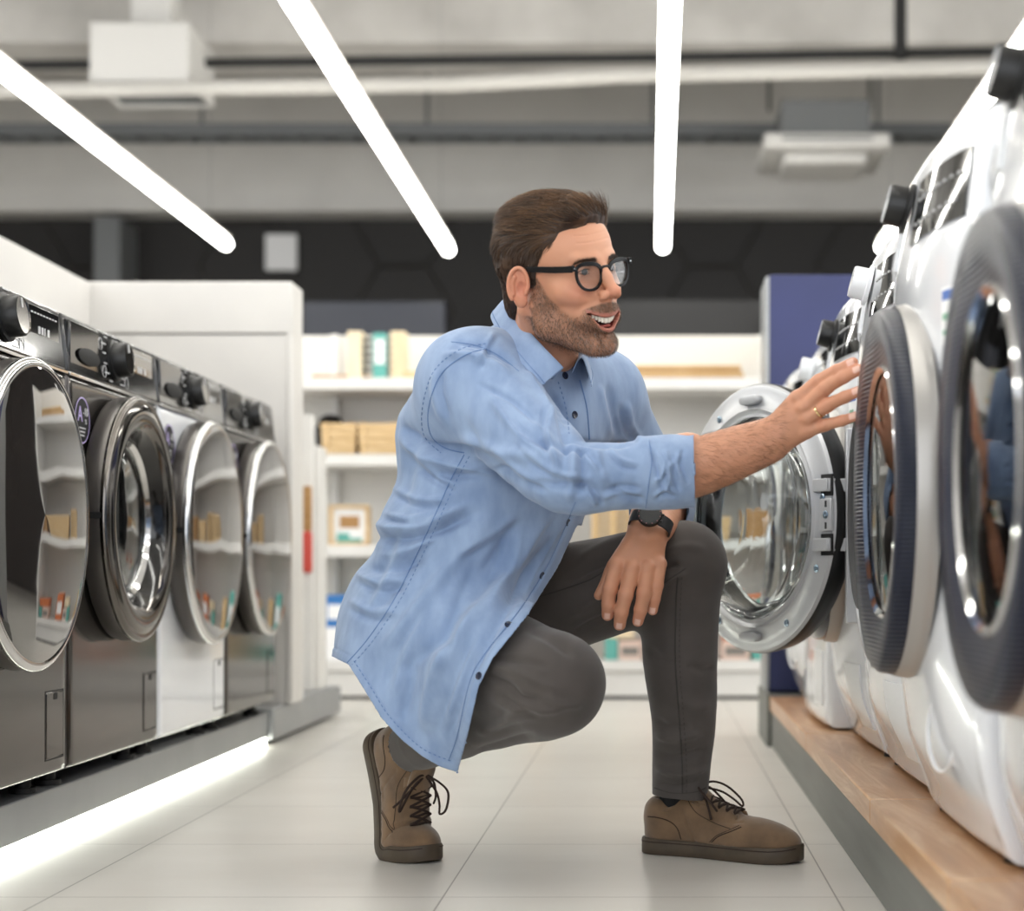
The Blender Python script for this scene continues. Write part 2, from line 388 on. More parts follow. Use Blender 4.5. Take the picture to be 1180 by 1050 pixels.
# ------------------------------------------------------------------ right display stand
pr = empty('display_platform', (.7, 3, 0)); tag(pr, 'low platform with oak top and grey front under the white washers', 'platform')
lb('front_base', M['grey_base'], .342, 1.1, .6, 5.1, 0, .104, .002, pr)
lb('end_base', M['grey_base'], .340, 1.1, 5.1, 5.52, 0, .144, .003, pr); lb('end_lip', M['grey_base'], .328, .339, 5.1, 5.52, 0, .152, .002, pr)
for (a, b) in ((.6, 2.02), (2.023, 2.75), (2.753, 3.9), (3.903, 5.1)):
    lb('oak_board', M['oak'], .336, 1.1, a, b, .104, .145, .003, pr)
npn = empty('partition', (.7, 5.35, .15)); tag(npn, 'navy blue end partition behind the white washers', 'partition')
lb('panel', M['navy'], .345, 1.3, 5.25, 5.48, .15, 1.38, .004, npn)
lb('edge_post', M['grey_metal'], .334, .345, 5.25, 5.5, .15, 1.375, .002, npn)
lb('back_panel', M['navy'], 1.12, 1.18, .8, 5.25, .146, 1.1, .004, npn)
# ------------------------------------------------------------------ washing machines
RX = Matrix.Rotation(R(90), 4, 'X')          # lathe axis -> local -y
def AX(x, y, z): return Matrix.Translation((x, y, z)) @ RX

def body_shell(hw, z0, z1, depth, cz, hr, yf, rnd=.012, nrad=10, cut_r=0):
    """cabinet with a round opening in its front; yf(x, z) gives the front surface"""
    angs = sorted([2*PI*k/96 for k in range(96)] + [math.atan2(zz-cz, xx) % (2*PI) for xx in (-hw, hw) for zz in (z0, z1)])
    rings = []
    n = len(angs)
    def edge(a, inset):
        dx, dz = math.cos(a), math.sin(a); t = 1e9
        if abs(dx) > 1e-9: t = min(t, (hw-inset)/abs(dx))
        if dz > 1e-9: t = min(t, (z1-inset-cz)/dz)
        if dz < -1e-9: t = min(t, (z0+inset-cz)/dz)
        return dx*t, cz+dz*t
    for a in angs: pass
    loops = []
    loops.append([(hr*math.cos(a), yf(hr*math.cos(a), cz+hr*math.sin(a))+.05, cz+hr*math.sin(a)) for a in angs])
    for j in range(nrad+1):
        t = j/nrad; lp = []
        for a in angs:
            ex, ez = edge(a, rnd)
            x = hr*math.cos(a)*(1-t)+ex*t; z = (cz+hr*math.sin(a))*(1-t)+ez*t
            lp.append((x, yf(x, z), z))
        loops.append(lp)
    for j in (1, 2, 3, 4):
        q = j/4*PI/2; lp = []
        for a in angs:
            ex, ez = edge(a, rnd*(1-math.sin(q))); lp.append((ex, yf(*edge(a, rnd))+rnd*(1-math.cos(q)), ez))
        loops.append(lp)
    loops.append([(edge(a, 0)[0], depth, edge(a, 0)[1]) for a in angs])
    vs = [p for l in loops for p in l]; fs = []
    for i in range(len(loops)-1):
        for k in range(n): fs.append((i*n+k, i*n+(k+1) % n, (i+1)*n+(k+1) % n, (i+1)*n+k))
    fs.append(tuple((len(loops)-1)*n+k for k in range(n)))
    mb = MB(); mb.add([Vector(v) for v in vs], fs); return mb

def drum(parent, cz, r, y0):
    o = MB().lathe([(r, 0), (r-.01, -.03), (r+.03, -.06), (r+.04, -.36), (r-.02, -.40), (.05, -.41), (1e-4, -.40)], 64, AX(0, y0, cz)).build('drum', M['drum'], parent, smooth=True, auto=50)
    MB().lathe([(r+.004, .012), (r-.012, .006), (r-.02, -.01), (r-.012, -.035), (r+.02, -.04)], 64, AX(0, y0, cz)).build('gasket', M['rubber'], parent, smooth=True, auto=60)
    lf = MB()
    for k in range(3):
        a = R(30+120*k); c = Vector((math.cos(a), 0, math.sin(a)))
        lf.cyl((c.x*(r+.03), y0+.08, cz+c.z*(r+.03)), (c.x*(r+.03), y0+.34, cz+c.z*(r+.03)), .025, n=12)
    lf.build('drum_paddle', M['silver_plastic'], parent, smooth=True)

def feet(t, hw, depth, h, m='soft_black'):
    for sx in (-1, 1):
        for yy in (.06, depth-.06):
            MB().cyl((sx*(hw-.06), yy, -h), (sx*(hw-.06), yy, -h+.01), .024).cyl((sx*(hw-.06), yy, -h+.01), (sx*(hw-.06), yy, .002), .014).build('foot', M[m], t, smooth=True, auto=40)

def knob(t, x, y, z, tilt, m='black_plastic', r=.036, h=.034, cap='dark_chrome'):
    mt = Matrix.Translation((x, y, z)) @ Matrix.Rotation(R(90-tilt), 4, 'X')
    k = MB().lathe([(r+.006, 0), (r+.006, .006), (r, .008), (r*.97, h-.004), (r*.9, h)], 40, mt).build('knob', M[m], t, smooth=True, auto=35)
    MB().lathe([(r*.9, h), (r*.86, h-.0015), (1e-4, h-.0015)], 40, mt).build('knob_cap', M[cap], k, smooth=True, auto=35)
    MB().box(-.002, .002, r*.35, r*.82, h-.0015, h+.0006, mtx=mt).build('pointer', M['mark_white'], k)
    return k

def dark_washer(yc, label, kind, body, sticker, mb='graphite', rd=.262, cz=.462, grp='dark fronted washing machines in the left row'):
    t = empty('washing_machine', (-1.085, yc, .131), R(90)); tag(t, label, 'washing machine', grp)
    hw = .299
    body_shell(hw, 0, .735, .58, cz, .19, lambda x, z: 0.0).build('body', M[mb], t, auto=30, smooth=True)
    # front fascia with raked face
    tl = Matrix.Translation((0, 0, .738)) @ Matrix.Rotation(R(-7), 4, 'X')
    MB().add([Vector(v) for v in [(-hw, 0, .738), (hw, 0, .738), (hw, .014, .85), (-hw, .014, .85), (-hw, .58, .738), (hw, .58, .738), (hw, .58, .85), (-hw, .58, .85)]],
             [(0, 1, 2, 3), (4, 7, 6, 5), (3, 2, 6, 7), (0, 4, 5, 1), (0, 3, 7, 4), (1, 5, 6, 2)]) if False else None
    m_ = MB(); m_.add([Vector(v) for v in [(-hw, 0, .738), (hw, 0, .738), (hw, .014, .85), (-hw, .014, .85), (-hw, .58, .738), (hw, .58, .738), (hw, .58, .85), (-hw, .58, .85)]],
             [(0, 1, 2, 3), (4, 7, 6, 5), (3, 2, 6, 7), (0, 4, 5, 1), (0, 3, 7, 4), (1, 5, 6, 2)])
    cp = m_.build('control_panel', M['panel_black'], t, bevel=.006, seg=3)
    MB().box(-hw, hw, -.003, .02, .733, .739).build('panel_trim', M['chrome'], t, bevel=.001)
    tilt = 7
    def pf(z): return (z-.738)*.125
    # detergent drawer
    dr = MB().box(-.285, -.11, -.004, .012, .755, .84, mtx=Matrix.Translation((0, pf(.79), 0))).build('detergent_drawer', M['panel_black'], t, bevel=.004)
    MB().lathe([(.001, .0), (.045, .0), (.052, .003), (.054, .006), (.04, .0075), (.001, .0075)], 24, Matrix.Translation((-.18, pf(.78)-.0005, .780)) @ Matrix.Diagonal((1.2, 1, .30, 1)) @ RX).build('handle_recess', M['soft_black'], dr, smooth=True, auto=30)
    knob(t, .0, pf(.795), .795, tilt)
    rg = MB()
    for k in range(14):
        a = R(-60+k*23); r0 = .052; c = (math.cos(a), math.sin(a))
        L = .018 if k % 3 else .028
        x = r0*c[0]; z = .795+r0*c[1]
        rg.box(x-.001 if c[0] > 0 else x-L, x+L if c[0] > 0 else x+.001, pf(z)-.0008, pf(z)+.002, z-.0012, z+.0012)
    rg.build('programme_marks', M['mark_white'], t)
    for (px, pz) in ((-.075, .765), (.07, .757), (-.08, .82)):
        MB().lathe([(.011, .0012), (.0125, .0012), (.0125, 0), (.011, 0)], 24, AX(px, pf(pz)-.0002, pz), close=True).build('button_ring', M['mark_white'], t)
    ds = MB().box(.115, .275, -.0015, .004, .757, .838, mtx=Matrix.Translation((0, pf(.8), 0))).build('display', M['display'], t, bevel=.002)
    mk = MB()
    for k in range(9): mk.box(.128+k*.0155, .136+k*.0155, -.0025, 0, .8235, .826, mtx=Matrix.Translation((0, pf(.8), 0)))
    for k in range(7): mk.box(.13+k*.02, .14+k*.02, -.0025, 0, .768, .7705, mtx=Matrix.Translation((0, pf(.8), 0)))
    for k, wd in enumerate((.011, .011, .004, .011)): mk.box(.165+k*.016, .165+k*.016+wd*.8, -.0025, 0, .790, .803, mtx=Matrix.Translation((0, pf(.8), 0)))
    mk.build('display_digits', M['mark_white'], ds)
    # door
    d = .052
    side = [(rd-.012, 0), (rd-.004, .004), (rd, .014), (rd, d-.01)]
    dm = MB().lathe(side+[(rd-.002, d-.004), (rd-.006, d)], 96, AX(0, -.001, cz)).build('door', M['side_grey'], t, smooth=True, auto=40)
    MB().lathe([(rd+.001, d-.012), (rd+.003, d-.006), (rd, d), (rd-.008, d+.003), (rd-.014, d+.001)], 96, AX(0, -.001, cz)).build('door_rim', M['dark_chrome' if kind == 'window' else 'chrome'], dm, smooth=True, auto=60)
    hm = Matrix.Rotation(R(0), 4, 'Y')
    MB().box(-rd-.003, -rd+.03, -d+.008, -.012, cz-.006, cz+.006).build('handle_slot', M['soft_black'], dm)
    if kind == 'window':
        MB().lathe([(rd-.013, d+.001), (rd-.03, d+.007), (rd-.052, d+.005), (rd-.066, d-.004)], 96, AX(0, -.001, cz)).build('face_ring', M['dark_chrome'], dm, smooth=True, auto=60)
        MB().lathe([(rd-.066, d-.004), (rd-.073, d-.012), (rd-.083, d-.04)], 96, AX(0, -.001, cz)).build('inner_bevel', M['panel_black'], dm, smooth=True, auto=60)
        MB().lathe([(rd-.083, d-.034), (rd-.088, d-.03), (rd-.096, d-.04)], 96, AX(0, -.001, cz)).build('window_trim', M['chrome'], dm, smooth=True, auto=60)
        MB().lathe([(rd-.09, d-.04), (rd-.12, d-.03), (.08, d-.022), (1e-4, d-.02), (1e-4, d-.026), (.08, d-.028), (rd-.125, d-.036), (rd-.095, d-.046)], 64, AX(0, -.001, cz)).build('window', M['bowl_glass'], dm, smooth=True, auto=60)
        drum(t, cz, .165, .002)
    else:
        MB().lathe([(rd-.013, d+.001), (rd-.03, d+.0035), (.12, d+.008), (1e-4, d+.010)], 96, AX(0, -.001, cz)).build('glass_front', M['mirror_glass'], dm, smooth=True, auto=60)
    # hatch low on the right, feet
    ht = MB().box(.185, .278, -.0015, .004, .03, .15).build('filter_hatch', M[mb], t, bevel=.004)
    hl = MB()
    for (a, b, c, e) in ((.182, .281, .1505, .1525), (.182, .281, .0275, .0295), (.182, .184, .0275, .1525), (.279, .281, .0275, .1525)): hl.box(a, b, -.0006, .001, c, e)
    hl.build('hatch_gap', M['soft_black'], ht)
    MB().box(.222, .243, -.0025, .001, .135, .148).build('hatch_notch', M['soft_black'], ht, bevel=.003)
    feet(t, hw, .58, .035)
    if sticker:
        sx, sz = -.225, .655
        s = MB().lathe([(1e-4, .0015), (.044, .0015), (.045, 0)], 48, AX(sx, 0, sz)).build('sticker', M['soft_black'], t)
        MB().lathe([(.0415, .0018), (.044, .0018), (.044, .0012), (.0415, .0012)], 48, AX(sx, 0, sz), close=True).build('sticker_ring', M['mark_lilac'], s)
        text_mesh('sticker_letter', 'A', .042, M['mark_lilac'], s, Matrix.Translation((sx-.014, -.002, sz+.010)) @ RX)
        text_mesh('sticker_text', '-10', .022, M['mark_white'], s, Matrix.Translation((sx+.018, -.002, sz+.016)) @ RX)
        text_mesh('sticker_text', '%', .013, M['mark_white'], s, Matrix.Translation((sx+.02, -.002, sz-.002)) @ RX)
        ln = MB()
        for k in range(3): ln.box(sx-.018+k*.003, sx+.018-k*.003, -.0022, -.001, sz-.016-k*.007, sz-.0135-k*.007)
        ln.build('sticker_lines', M['mark_white'], s)
    return t
dark_washer(2.995, 'graphite washing machine with flat mirrored door, nearest the camera at left edge', 'mirror', 0, False)
dark_washer(3.605, 'graphite washing machine with deep chrome ring door and lilac A -10 sticker', 'window', 0, True, rd=.246, cz=.474)
dark_washer(4.215, 'white bodied washing machine with black panel and mirrored door in the left row', 'mirror', 0, True, 'white_gloss')
dark_washer(4.825, 'small looking graphite washing machine with mirrored door beside the white end partition', 'mirror', 0, True)

def sst(a, b, x):
    t = max(0, min(1, (x-a)/(b-a))); return t*t*(3-2*t)
def white_washer(yc, x0, bulge, label, door='navy', opened=0, knobm='black_plastic', hatch='oval', rd=.248, flat=False, sticker=True):
    t = empty('washing_machine', (x0+bulge, yc, .151), R(-90)); tag(t, label, 'washing machine', 'white washing machines in the right row')
    hw = .299; cz = .452; H = .893
    def yf(x, z):
        g = sst(-.12, .36, z)*(1-.25*sst(.66, .95, z)); 
        if flat: g = 1-.3*sst(.7, .9, z)
        b = -bulge*(1-abs(x/.30)**2.6)*g
        return b + (.0 if flat else .032*(1-sst(0, .13, z))) + .012*sst(.74, .90, z)
    b_ = body_shell(hw, 0, H, .58, cz, .19, yf, rnd=.02, nrad=14).build('body', M['white_gloss'], t, smooth=True, auto=38)
    fy = yf(0, cz)
    # crease line around the opening
    # control panel: dark glass over the top of the front
    def patch(name, xa, xb, za, zb, m, off, nx=16, nz=6, par=t):
        mb = MB(); vs = []; 
        for j in range(nz+1):
            for i in range(nx+1):
                x = xa+(xb-xa)*i/nx; z = za+(zb-za)*j/nz; vs.append(Vector((x, yf(x, z)-off, z)))
        n = len(vs)
        vs += [v+Vector((0, off+.004, 0)) for v in vs]
        fs = []; W = nx+1
        for j in range(nz):
            for i in range(nx):
                a = j*W+i; fs.append((a, a+1, a+W+1, a+W)); fs.append((n+a, n+a+W, n+a+W+1, n+a+1))
        for i in range(nx): fs.append((i, i+n, i+1+n, i+1)); a = nz*W+i; fs.append((a, a+1, a+1+n, a+n))
        for j in range(nz): a = j*W; fs.append((a, a+W, a+W+n, a+n)); a = j*W+nx; fs.append((a, a+n, a+W+n, a+W))
        mb.add(vs, fs); return mb.build(name, M[m], par, smooth=True, auto=40)
    ds = patch('display', .06, .262, .768, .852, 'display', .003)
    mk = MB()
    for k in range(8):
        x = .08+k*.022; mk.box(x, x+.012, yf(x, .825)-.0042, yf(x, .825)-.001, .823, .826)
        mk.box(x, x+.008, yf(x, .792)-.0042, yf(x, .792)-.001, .791, .794)
    mk.build('display_marks', M['mark_white'], ds)
    dr = patch('detergent_drawer', -.275, -.09, .762, .856, 'white_plastic', .004)
    patch('drawer_grip', -.25, -.12, .772, .792, 'silver_plastic', .006, par=dr)
    ky = yf(0, .82)
    knob(t, -.01, ky-.001, .832, 14, knobm, .028, .032, 'silver_plastic')
    if hatch == 'oval':
        MB().lathe([(.0445, .0005), (.046, .0012), (.0475, .0005), (.0475, -.004), (.0445, -.004)], 48, Matrix.Translation((.15, yf(.15, .14)-.001, .14)) @ Matrix.Rotation(R(12), 4, 'Z') @ RX, close=True).build('filter_cover', M['white_plastic'], t, smooth=True, auto=40)
    else:
        patch('filter_hatch', .12, .25, .045, .17, 'white_plastic', .003)
    if sticker:
        s = patch('energy_label', .21, .25, .62, .69, 'paper', .0015)
        def pp(n, a, b, c, d, m): patch(n, a, b, c, d, m, .0022, 4, 2, s)
        pp('label_band', .213, .247, .674, .686, 'label_blue'); pp('label_band', .215, .235, .65, .658, 'label_green'); pp('label_band', .215, .24, .632, .638, 'label_green')
    MB().lathe([(.243, -.004), (.247, .003), (.252, .003), (.256, -.004)], 96, AX(0, fy+.012, cz), ).build('opening_ring', M['silver_plastic'], t, smooth=True, auto=50) if opened else None
    drum(t, cz, .165, fy+.004)
    feet(t, hw, .58, .005)
    # door
    dt = 'ribbed' if door == 'ribbed' else 'navy_glass'
    A = AX(0, fy+.014, cz); p = .048
    if opened:
        hx, hy = -.262, fy-.012
        A = Matrix.Translation((hx, hy, 0)) @ Matrix.Rotation(R(-opened), 4, 'Z') @ Matrix.Translation((-hx, -hy, 0)) @ AX(0, fy-.004, cz)
    # outer shell
    dr_ = MB().lathe([(rd, 0), (rd+.001, .006), (rd, .014), (rd-.003, .028)]+([(rd-.006, p-.004), (rd-.010, p)] if opened else []), 96, A).build('door', M['black_plastic' if opened else 'silver_ring'], t, smooth=True, auto=50)
    MB().lathe(([] if opened else [(rd-.004, .026), (rd-.006, p-.006)])+[(rd-.010, p), (rd-.013, p+.003), (rd-.05, p+.001), (rd-.078, p-.006)], 96, A).build('door_ring', M[dt], dr_, smooth=True, auto=50)
    MB().lathe([(rd-.078, p-.006), (rd-.082, p-.003), (rd-.090, p-.008)], 96, A).build('window_trim', M['chrome'], dr_, smooth=True, auto=60)
    MB().lathe([(rd-.09, p-.010), (.10, p-.004), (1e-4, p-.001), (1e-4, p-.004), (.10, p-.008), (rd-.092, p-.016)], 72, A).build('window', M['bowl_glass' if opened else 'pane'], dr_, smooth=True, auto=60)
    if opened:
        r1 = rd-.004
        # inner frame (faces +axis negative side)
        inn = MB().lathe([(rd, .0), (r1, -.006), (rd-.012, -.008), (rd-.045, -.008), (rd-.050, -.012), (rd-.055, -.008), (.205, -.006), (.199, -.010), (.196, -.004), (.194, .01)], 96, A).build('inner_frame', M['silver_plastic'], dr_, smooth=True, auto=40)
        # glass bowl, projecting
        MB().lathe([(.196, -.004), (.190, -.010), (.180, -.03), (.158, -.075), (.150, -.088), (.136, -.096), (.10, -.10), (1e-4, -.102), (1e-4, -.097), (.10, -.095), (.134, -.091), (.146, -.083), (.153, -.072), (.175, -.028), (.184, -.006), (.186, .004)], 96, A).build('glass_bowl', M['bowl_glass'], dr_, smooth=True, auto=70)
        MB().lathe([(.197, -.012), (.1965, -.0145), (.194, -.012)], 96, A).build('bowl_edge', M['chrome'], dr_, smooth=True)
        for k, a in enumerate((22, 60, 125, 165, 205, 240, 300, 335)):
            if k in (3,): a = 172
            x = (rd-.03)*math.cos(R(a)); y = (rd-.03)*math.sin(R(a))
            sc_ = MB().lathe([(.0075, -.008), (.0075, -.0095), (.0045, -.0105), (.004, -.009), (1e-4, -.009)], 16, A @ Matrix.Translation((x, y, 0))).build('screw', M['screw'], dr_, smooth=True, auto=40)
        for a in (90, 270):
            pm = A @ Matrix.Translation(((rd-.032)*math.cos(R(a)), (rd-.032)*math.sin(R(a)), -.009))
            mb = MB(); n = 24; prof = [(1.0, 0), (1.0, -.006), (.9, -.010), (.5, -.011), (1e-3, -.011)]
            vs = []
            for (s_, h) in prof:
                for k in range(n):
                    q = 2*PI*k/n; vs.append(pm @ Vector((s_*.034*math.copysign(abs(math.cos(q))**.55, math.cos(q)), s_*.0095*math.copysign(abs(math.sin(q))**.7, math.sin(q)), h)))
            fs = [(i*n+k, i*n+(k+1) % n, (i+1)*n+(k+1) % n, (i+1)*n+k) for i in range(len(prof)-1) for k in range(n)]
            mb.add(vs, fs); mb.build('bumper', M['silver_plastic'], dr_, smooth=True, auto=50)
        # hinge: plate on the cabinet, two arms, dark pockets on the frame
        hz = MB().box(hx-.024, hx+.0, fy-.0, fy+.045, cz-.20, cz+.16).build('hinge_plate', M['silver_plastic'], t, bevel=.003)
        for zz in (.055, -.055):
            e0 = Vector((hx-.014, fy-.0, cz+zz))
            e1 = A @ Vector((-(rd-.01), zz, -.012)); e2 = A @ Vector((-(rd-.05), zz, -.012))
            a_ = MB()
            for q0, q1 in ((e0+Vector((0, .01, 0)), e0+Vector((0, -.016, 0))), (e0+Vector((0, -.014, 0)), e1), (e1, e2)):
                dd = (q1-q0); L = dd.length; mt = Matrix.Translation(q0) @ Matrix.Rotation(math.atan2(dd.y, dd.x), 4, 'Z')
                a_.box(-.002, L+.002, -.005, .005, -.012, .012, mtx=mt)
            a_.build('hinge_arm', M['silver_plastic'], t, bevel=.0015)
            MB().box(-rd+.002, -rd+.036, zz-.02, zz+.02, -.0095, -.006, mtx=A).build('hinge_pocket', M['soft_black'], dr_)
        MB().box(-rd+.000, -rd+.034, -.03, .03, -.014, -.006, mtx=A).build('hinge_cover', M['silver_plastic'], dr_, bevel=.002)
        for (zz) in (-.02, .02): MB().box(-rd+.012, -rd+.018, zz-.006, zz+.006, -.0145, -.013, mtx=A).build('slot', M['soft_black'], dr_)
        MB().lathe([(.0075, -.014), (.0075, -.0155), (.004, -.0165), (1e-4, -.015)], 16, A @ Matrix.Translation((-rd+.015, 0, 0))).build('screw', M['screw'], dr_, smooth=True, auto=40)
    else:
        MB().cyl((-rd-.012, fy+.0, cz-.05), (-rd-.012, fy+.0, cz+.05), .01, n=12).build('hinge', M['silver_plastic'], t, smooth=True, auto=40)
    return t
white_washer(1.75, .355, .045, 'white washing machine with wide ribbed dark door ring, nearest at right edge', 'ribbed', rd=.252)
white_washer(2.38, .332, .055, 'white washing machine with navy and silver door ring under the reaching hand', 'ribbed')
white_washer(3.01, .356, .05, 'white washing machine whose round glass door stands wide open', 'navy', 149, 'white_plastic', 'rect', rd=.264)
white_washer(3.64, .362, .045, 'white washing machine just behind the one with the open door', 'navy', 0, 'black_plastic', 'rect')
white_washer(4.27, .378, .012, 'white washing machine with straight front on black feet near the navy partition', 'navy', 0, 'white_plastic', 'rect', flat=True, sticker=False)
white_washer(4.90, .348, .05, 'rounded white washing machine next to the navy partition, farthest in its row', 'navy', 0, 'white_plastic', 'oval', sticker=False)

# ------------------------------------------------------------------ shelving at the back of the aisle
SY = 7.07
su = empty('shelf_unit', (-.6, SY, 0)); tag(su, 'long white pegboard shelf unit across the end of the aisle', 'shelf unit')
XL, XR = -1.95, .462
def zb(v, y=SY): return EYE-(v-CV)*y/F
def xb(u, y=SY): return (u-CU)*y/F
lb('pegboard_panel', M['peg'], XL, XR, SY+.40, SY+.42, .10, 1.50, 0, su)
for z in (zb(441), zb(529), zb(634)): lb('shelf_board', M['white_shelf'], XL, XR, SY, SY+.40, z-.026, z+.02, .003, su)
lb('base_shelf', M['white_shelf'], XL, XR, SY-.02, SY+.42, .115, .155, .003, su)
lb('kick_panel', M['white_shelf'], XL, XR, SY+.0, SY+.03, .014, .108, .002, su)
lb('kick_gap', M['soft_black'], XL, XR, SY+.015, SY+.4, .0, .014, 0, su)
for x in (XL, -1.345, -.44, XR-.02): lb('upright', M['white_shelf'], x-.0, x+.03, SY+.36, SY+.40, .10, 1.50, .002, su)
lb('end_panel', M['white_shelf'], XR, XR+.02, SY+.0, SY+.42, .0, 1.50, .003, su)
# dark counters further back
dk = bx('display_screen', mat('dark_screen', '#22252f', .4), (350-CU)*11/F, (512-CU)*11/F, 11, 11.15, 0, EYE-(348-CV)*11/F); tag(dk, 'wide dark blue-grey display block behind the shelves at left', 'display')
dk = bx('display_screen', mat('dark_screen2', '#1a1919', .5), -.3, .72, 11, 11.15, 0, EYE-(346-CV)*11/F); tag(dk, 'dark display block behind the shelves right of the man', 'display')
dk = bx('wall_plate', M['paper'], .70, .80, 10.8, 10.85, EYE-(395-CV)*10.8/F, EYE-(356-CV)*10.8/F); tag(dk, 'small pale plate above the shelf by the navy partition', 'plate')

def item(name, label, cat, x, z, y=None, group=None):
    t = empty(name, (x, SY+.10 if y is None else y, z)); tag(t, label, cat, group); return t
Z1, Z2, Z3, Z4 = zb(441)+.02, zb(529)+.02, zb(634)+.02, .155
# wooden crate with slats and teal book, top shelf
t = item('wooden_rack', 'upright pale wooden rack on the top shelf left of the man', 'rack', xb(431), Z1)
for x0 in (-.118, .055): MB().box(x0, x0+.058, -.03, .09, 0, .195).build('side_post', M['pale_wood'], t, bevel=.003)
for k in range(6): MB().box(-.06, .056, 0, .06, .01+k*.03, .024+k*.03).build('slat', M['slate'], t, bevel=.001)
bk = MB().box(-.014, .04, -.045, -.005, .001, .185).build('book', M['teal'], None, bevel=.002); bk.location = t.location; tag(bk, 'teal and white book standing in front of the pale wooden rack', 'book')
MB().box(-.006, .035, -.0465, -.045, .06, .16).build('cover_panel', M['paper'], bk)
for k, (x, l, r_) in enumerate(((-1.33, .09, 15), (-1.27, .07, -30), (-1.22, .08, 40), (-1.17, .09, -10), (-1.13, .06, 25))):
    o = MB().box(-l/2, l/2, -.02, .02, 0, .022).build('wood_block', M['mid_wood'], bevel=.003); o.location = (x, SY+.12, Z1+.0); o.rotation_euler.z = R(r_)
    tag(o, ['leftmost small wood block on the top shelf', 'second small wood block from the left on the top shelf', 'middle one of the five small wood blocks on the top shelf', 'fourth small wood block from the left on the top shelf', 'small wood block nearest the pale rack on the top shelf'][k], 'wood block', 'small wood blocks on the top shelf')
t = item('wooden_tray', 'low tan tray with teal items on the top shelf behind the shoulder', 'tray', xb(486), Z1)
MB().box(-.08, .08, -.06, .06, 0, .03).build('tray_base', M['light_wood'], t, bevel=.004); MB().box(-.03, .06, -.03, .03, .03, .045).build('lining', M['teal'], t, bevel=.004)
# boards stacked on the right
for k in range(4):
    wd = .23-k*.006; o = MB().box(-wd, wd, -.13, .13, 0, .013).build('serving_board', M['mid_wood' if k % 2 == 0 else 'light_wood'], bevel=.003); o.location = (xb(792)+.004*(k % 2), SY+.18, Z1+k*.0145)
    tag(o, ['lowest tan board in the stack on the top shelf at right', 'second tan board from the bottom of the top shelf stack', 'third tan board from the bottom of the top shelf stack', 'topmost tan board of the stack on the top shelf'][k], 'board', 'flat wooden boards stacked on the top shelf')
o = MB().lathe([(1e-4, 0), (.05, 0), (.05, .04), (.046, .04), (.046, .004), (1e-4, .004)], 24).build('bowl', M['mid_wood'], smooth=True, auto=40); o.location = (xb(728), SY+.15, Z1); tag(o, 'small brown bowl at left end of the board stack', 'bowl')
# second shelf: crates, pot, pink box
def crate(x, z, w_, h_, d_, label, n=4, m='light_wood', y=None, taper=.06):
    t = item('wooden_crate', label, 'crate', x, z, y, 'slatted wooden crates on the shelves')
    for k in range(n):
        za = h_*k/n+.002; zb_ = h_*(k+1)/n-.003; e = w_*taper*(k/n)
        s_ = MB().box(-w_/2-e, w_/2+e, -d_/2, -d_/2+.008, za, zb_).box(-w_/2-e, w_/2+e, d_/2-.008, d_/2, za, zb_).box(-w_/2-e, -w_/2-e+.008, -d_/2+.008, d_/2-.008, za, zb_).box(w_/2+e-.008, w_/2+e, -d_/2+.008, d_/2-.008, za, zb_).build('slat', M[m], t, bevel=.001)
    for sx in (-1, 1): MB().box(sx*w_*.4-.008, sx*w_*.4+.008, -d_/2-.004, -d_/2, 0, h_).build('batten', M[m], t, bevel=.001)
    MB().box(-w_/2, w_/2, -d_/2, d_/2, 0, .006).build('crate_floor', M[m], t)
    return t
crate(xb(390), Z2, .13, .125, .2, 'left slatted wooden crate on the second shelf'); crate(xb(436), Z2, .15, .125, .2, 'right slatted wooden crate on the second shelf, beside the shirt back')
o = MB().lathe([(1e-4, 0), (.035, 0), (.06, .05), (.062, .12), (.04, .17), (.02, .18), (1e-4, .18)], 28).build('vase', M['soft_black'], smooth=True, auto=50); o.location = (xb(366), SY+.28, Z2); tag(o, 'round black vase behind the left wooden crate', 'vase')
o = MB().box(-.05, .05, -.05, .05, 0, .21).build('carton', M['box_pink'], bevel=.003); o.location = (xb(478), SY+.2, Z2); tag(o, 'pale pink carton on the second shelf behind the shirt', 'box')
# third shelf
t = item('picture_frame', 'light wood framed teal picture box on the third shelf', 'picture', xb(398), Z3)
MB().box(-.08, .08, -.02, .02, 0, .012).box(-.08, .08, -.02, .02, .150, .162).box(-.08, -.066, -.02, .02, .012, .150).box(.066, .08, -.02, .02, .012, .150).build('frame', M['light_wood'], t, bevel=.002)
MB().box(-.066, .066, -.004, .014, .012, .150).build('picture', M['paper'], t); MB().box(-.05, .0, -.006, -.004, .012, .05).box(.0, .05, -.006, -.004, .012, .03).build('teal_print', M['teal'], t); MB().box(-.04, .04, -.006, -.004, .07, .12).build('brown_print', M['mid_wood'], t)
for k in range(6):
    o = MB().box(-.085, .085, -.1, .1, 0, .012).box(-.085, -.06, -.1, .1, .012, .0235).box(.06, .085, -.1, .1, .012, .0235).box(-.0125, .0125, -.1, .1, .012, .0235).build('slatted_tray', M['light_wood'], bevel=.001); o.location = (xb(706)-.0, SY+.12, Z3+k*.0255)
    tag(o, ['lowest slatted wooden tray', 'second lowest slatted wooden tray', 'third lowest slatted wooden tray', 'fourth slatted wooden tray from below', 'fifth slatted wooden tray from below', 'topmost slatted wooden tray'][k]+' in the stack on the third shelf', 'tray', 'slatted trays stacked on the third shelf')
# hidden right side of shelf 2/3: what shows through the open door's glass
crate(xb(785), Z3, .22, .12, .2, 'slatted crate on the third shelf seen through the door glass', 4)
crate(xb(860), Z3, .16, .15, .2, 'tall tan crate on the third shelf beside the open door', 5, 'mid_wood')
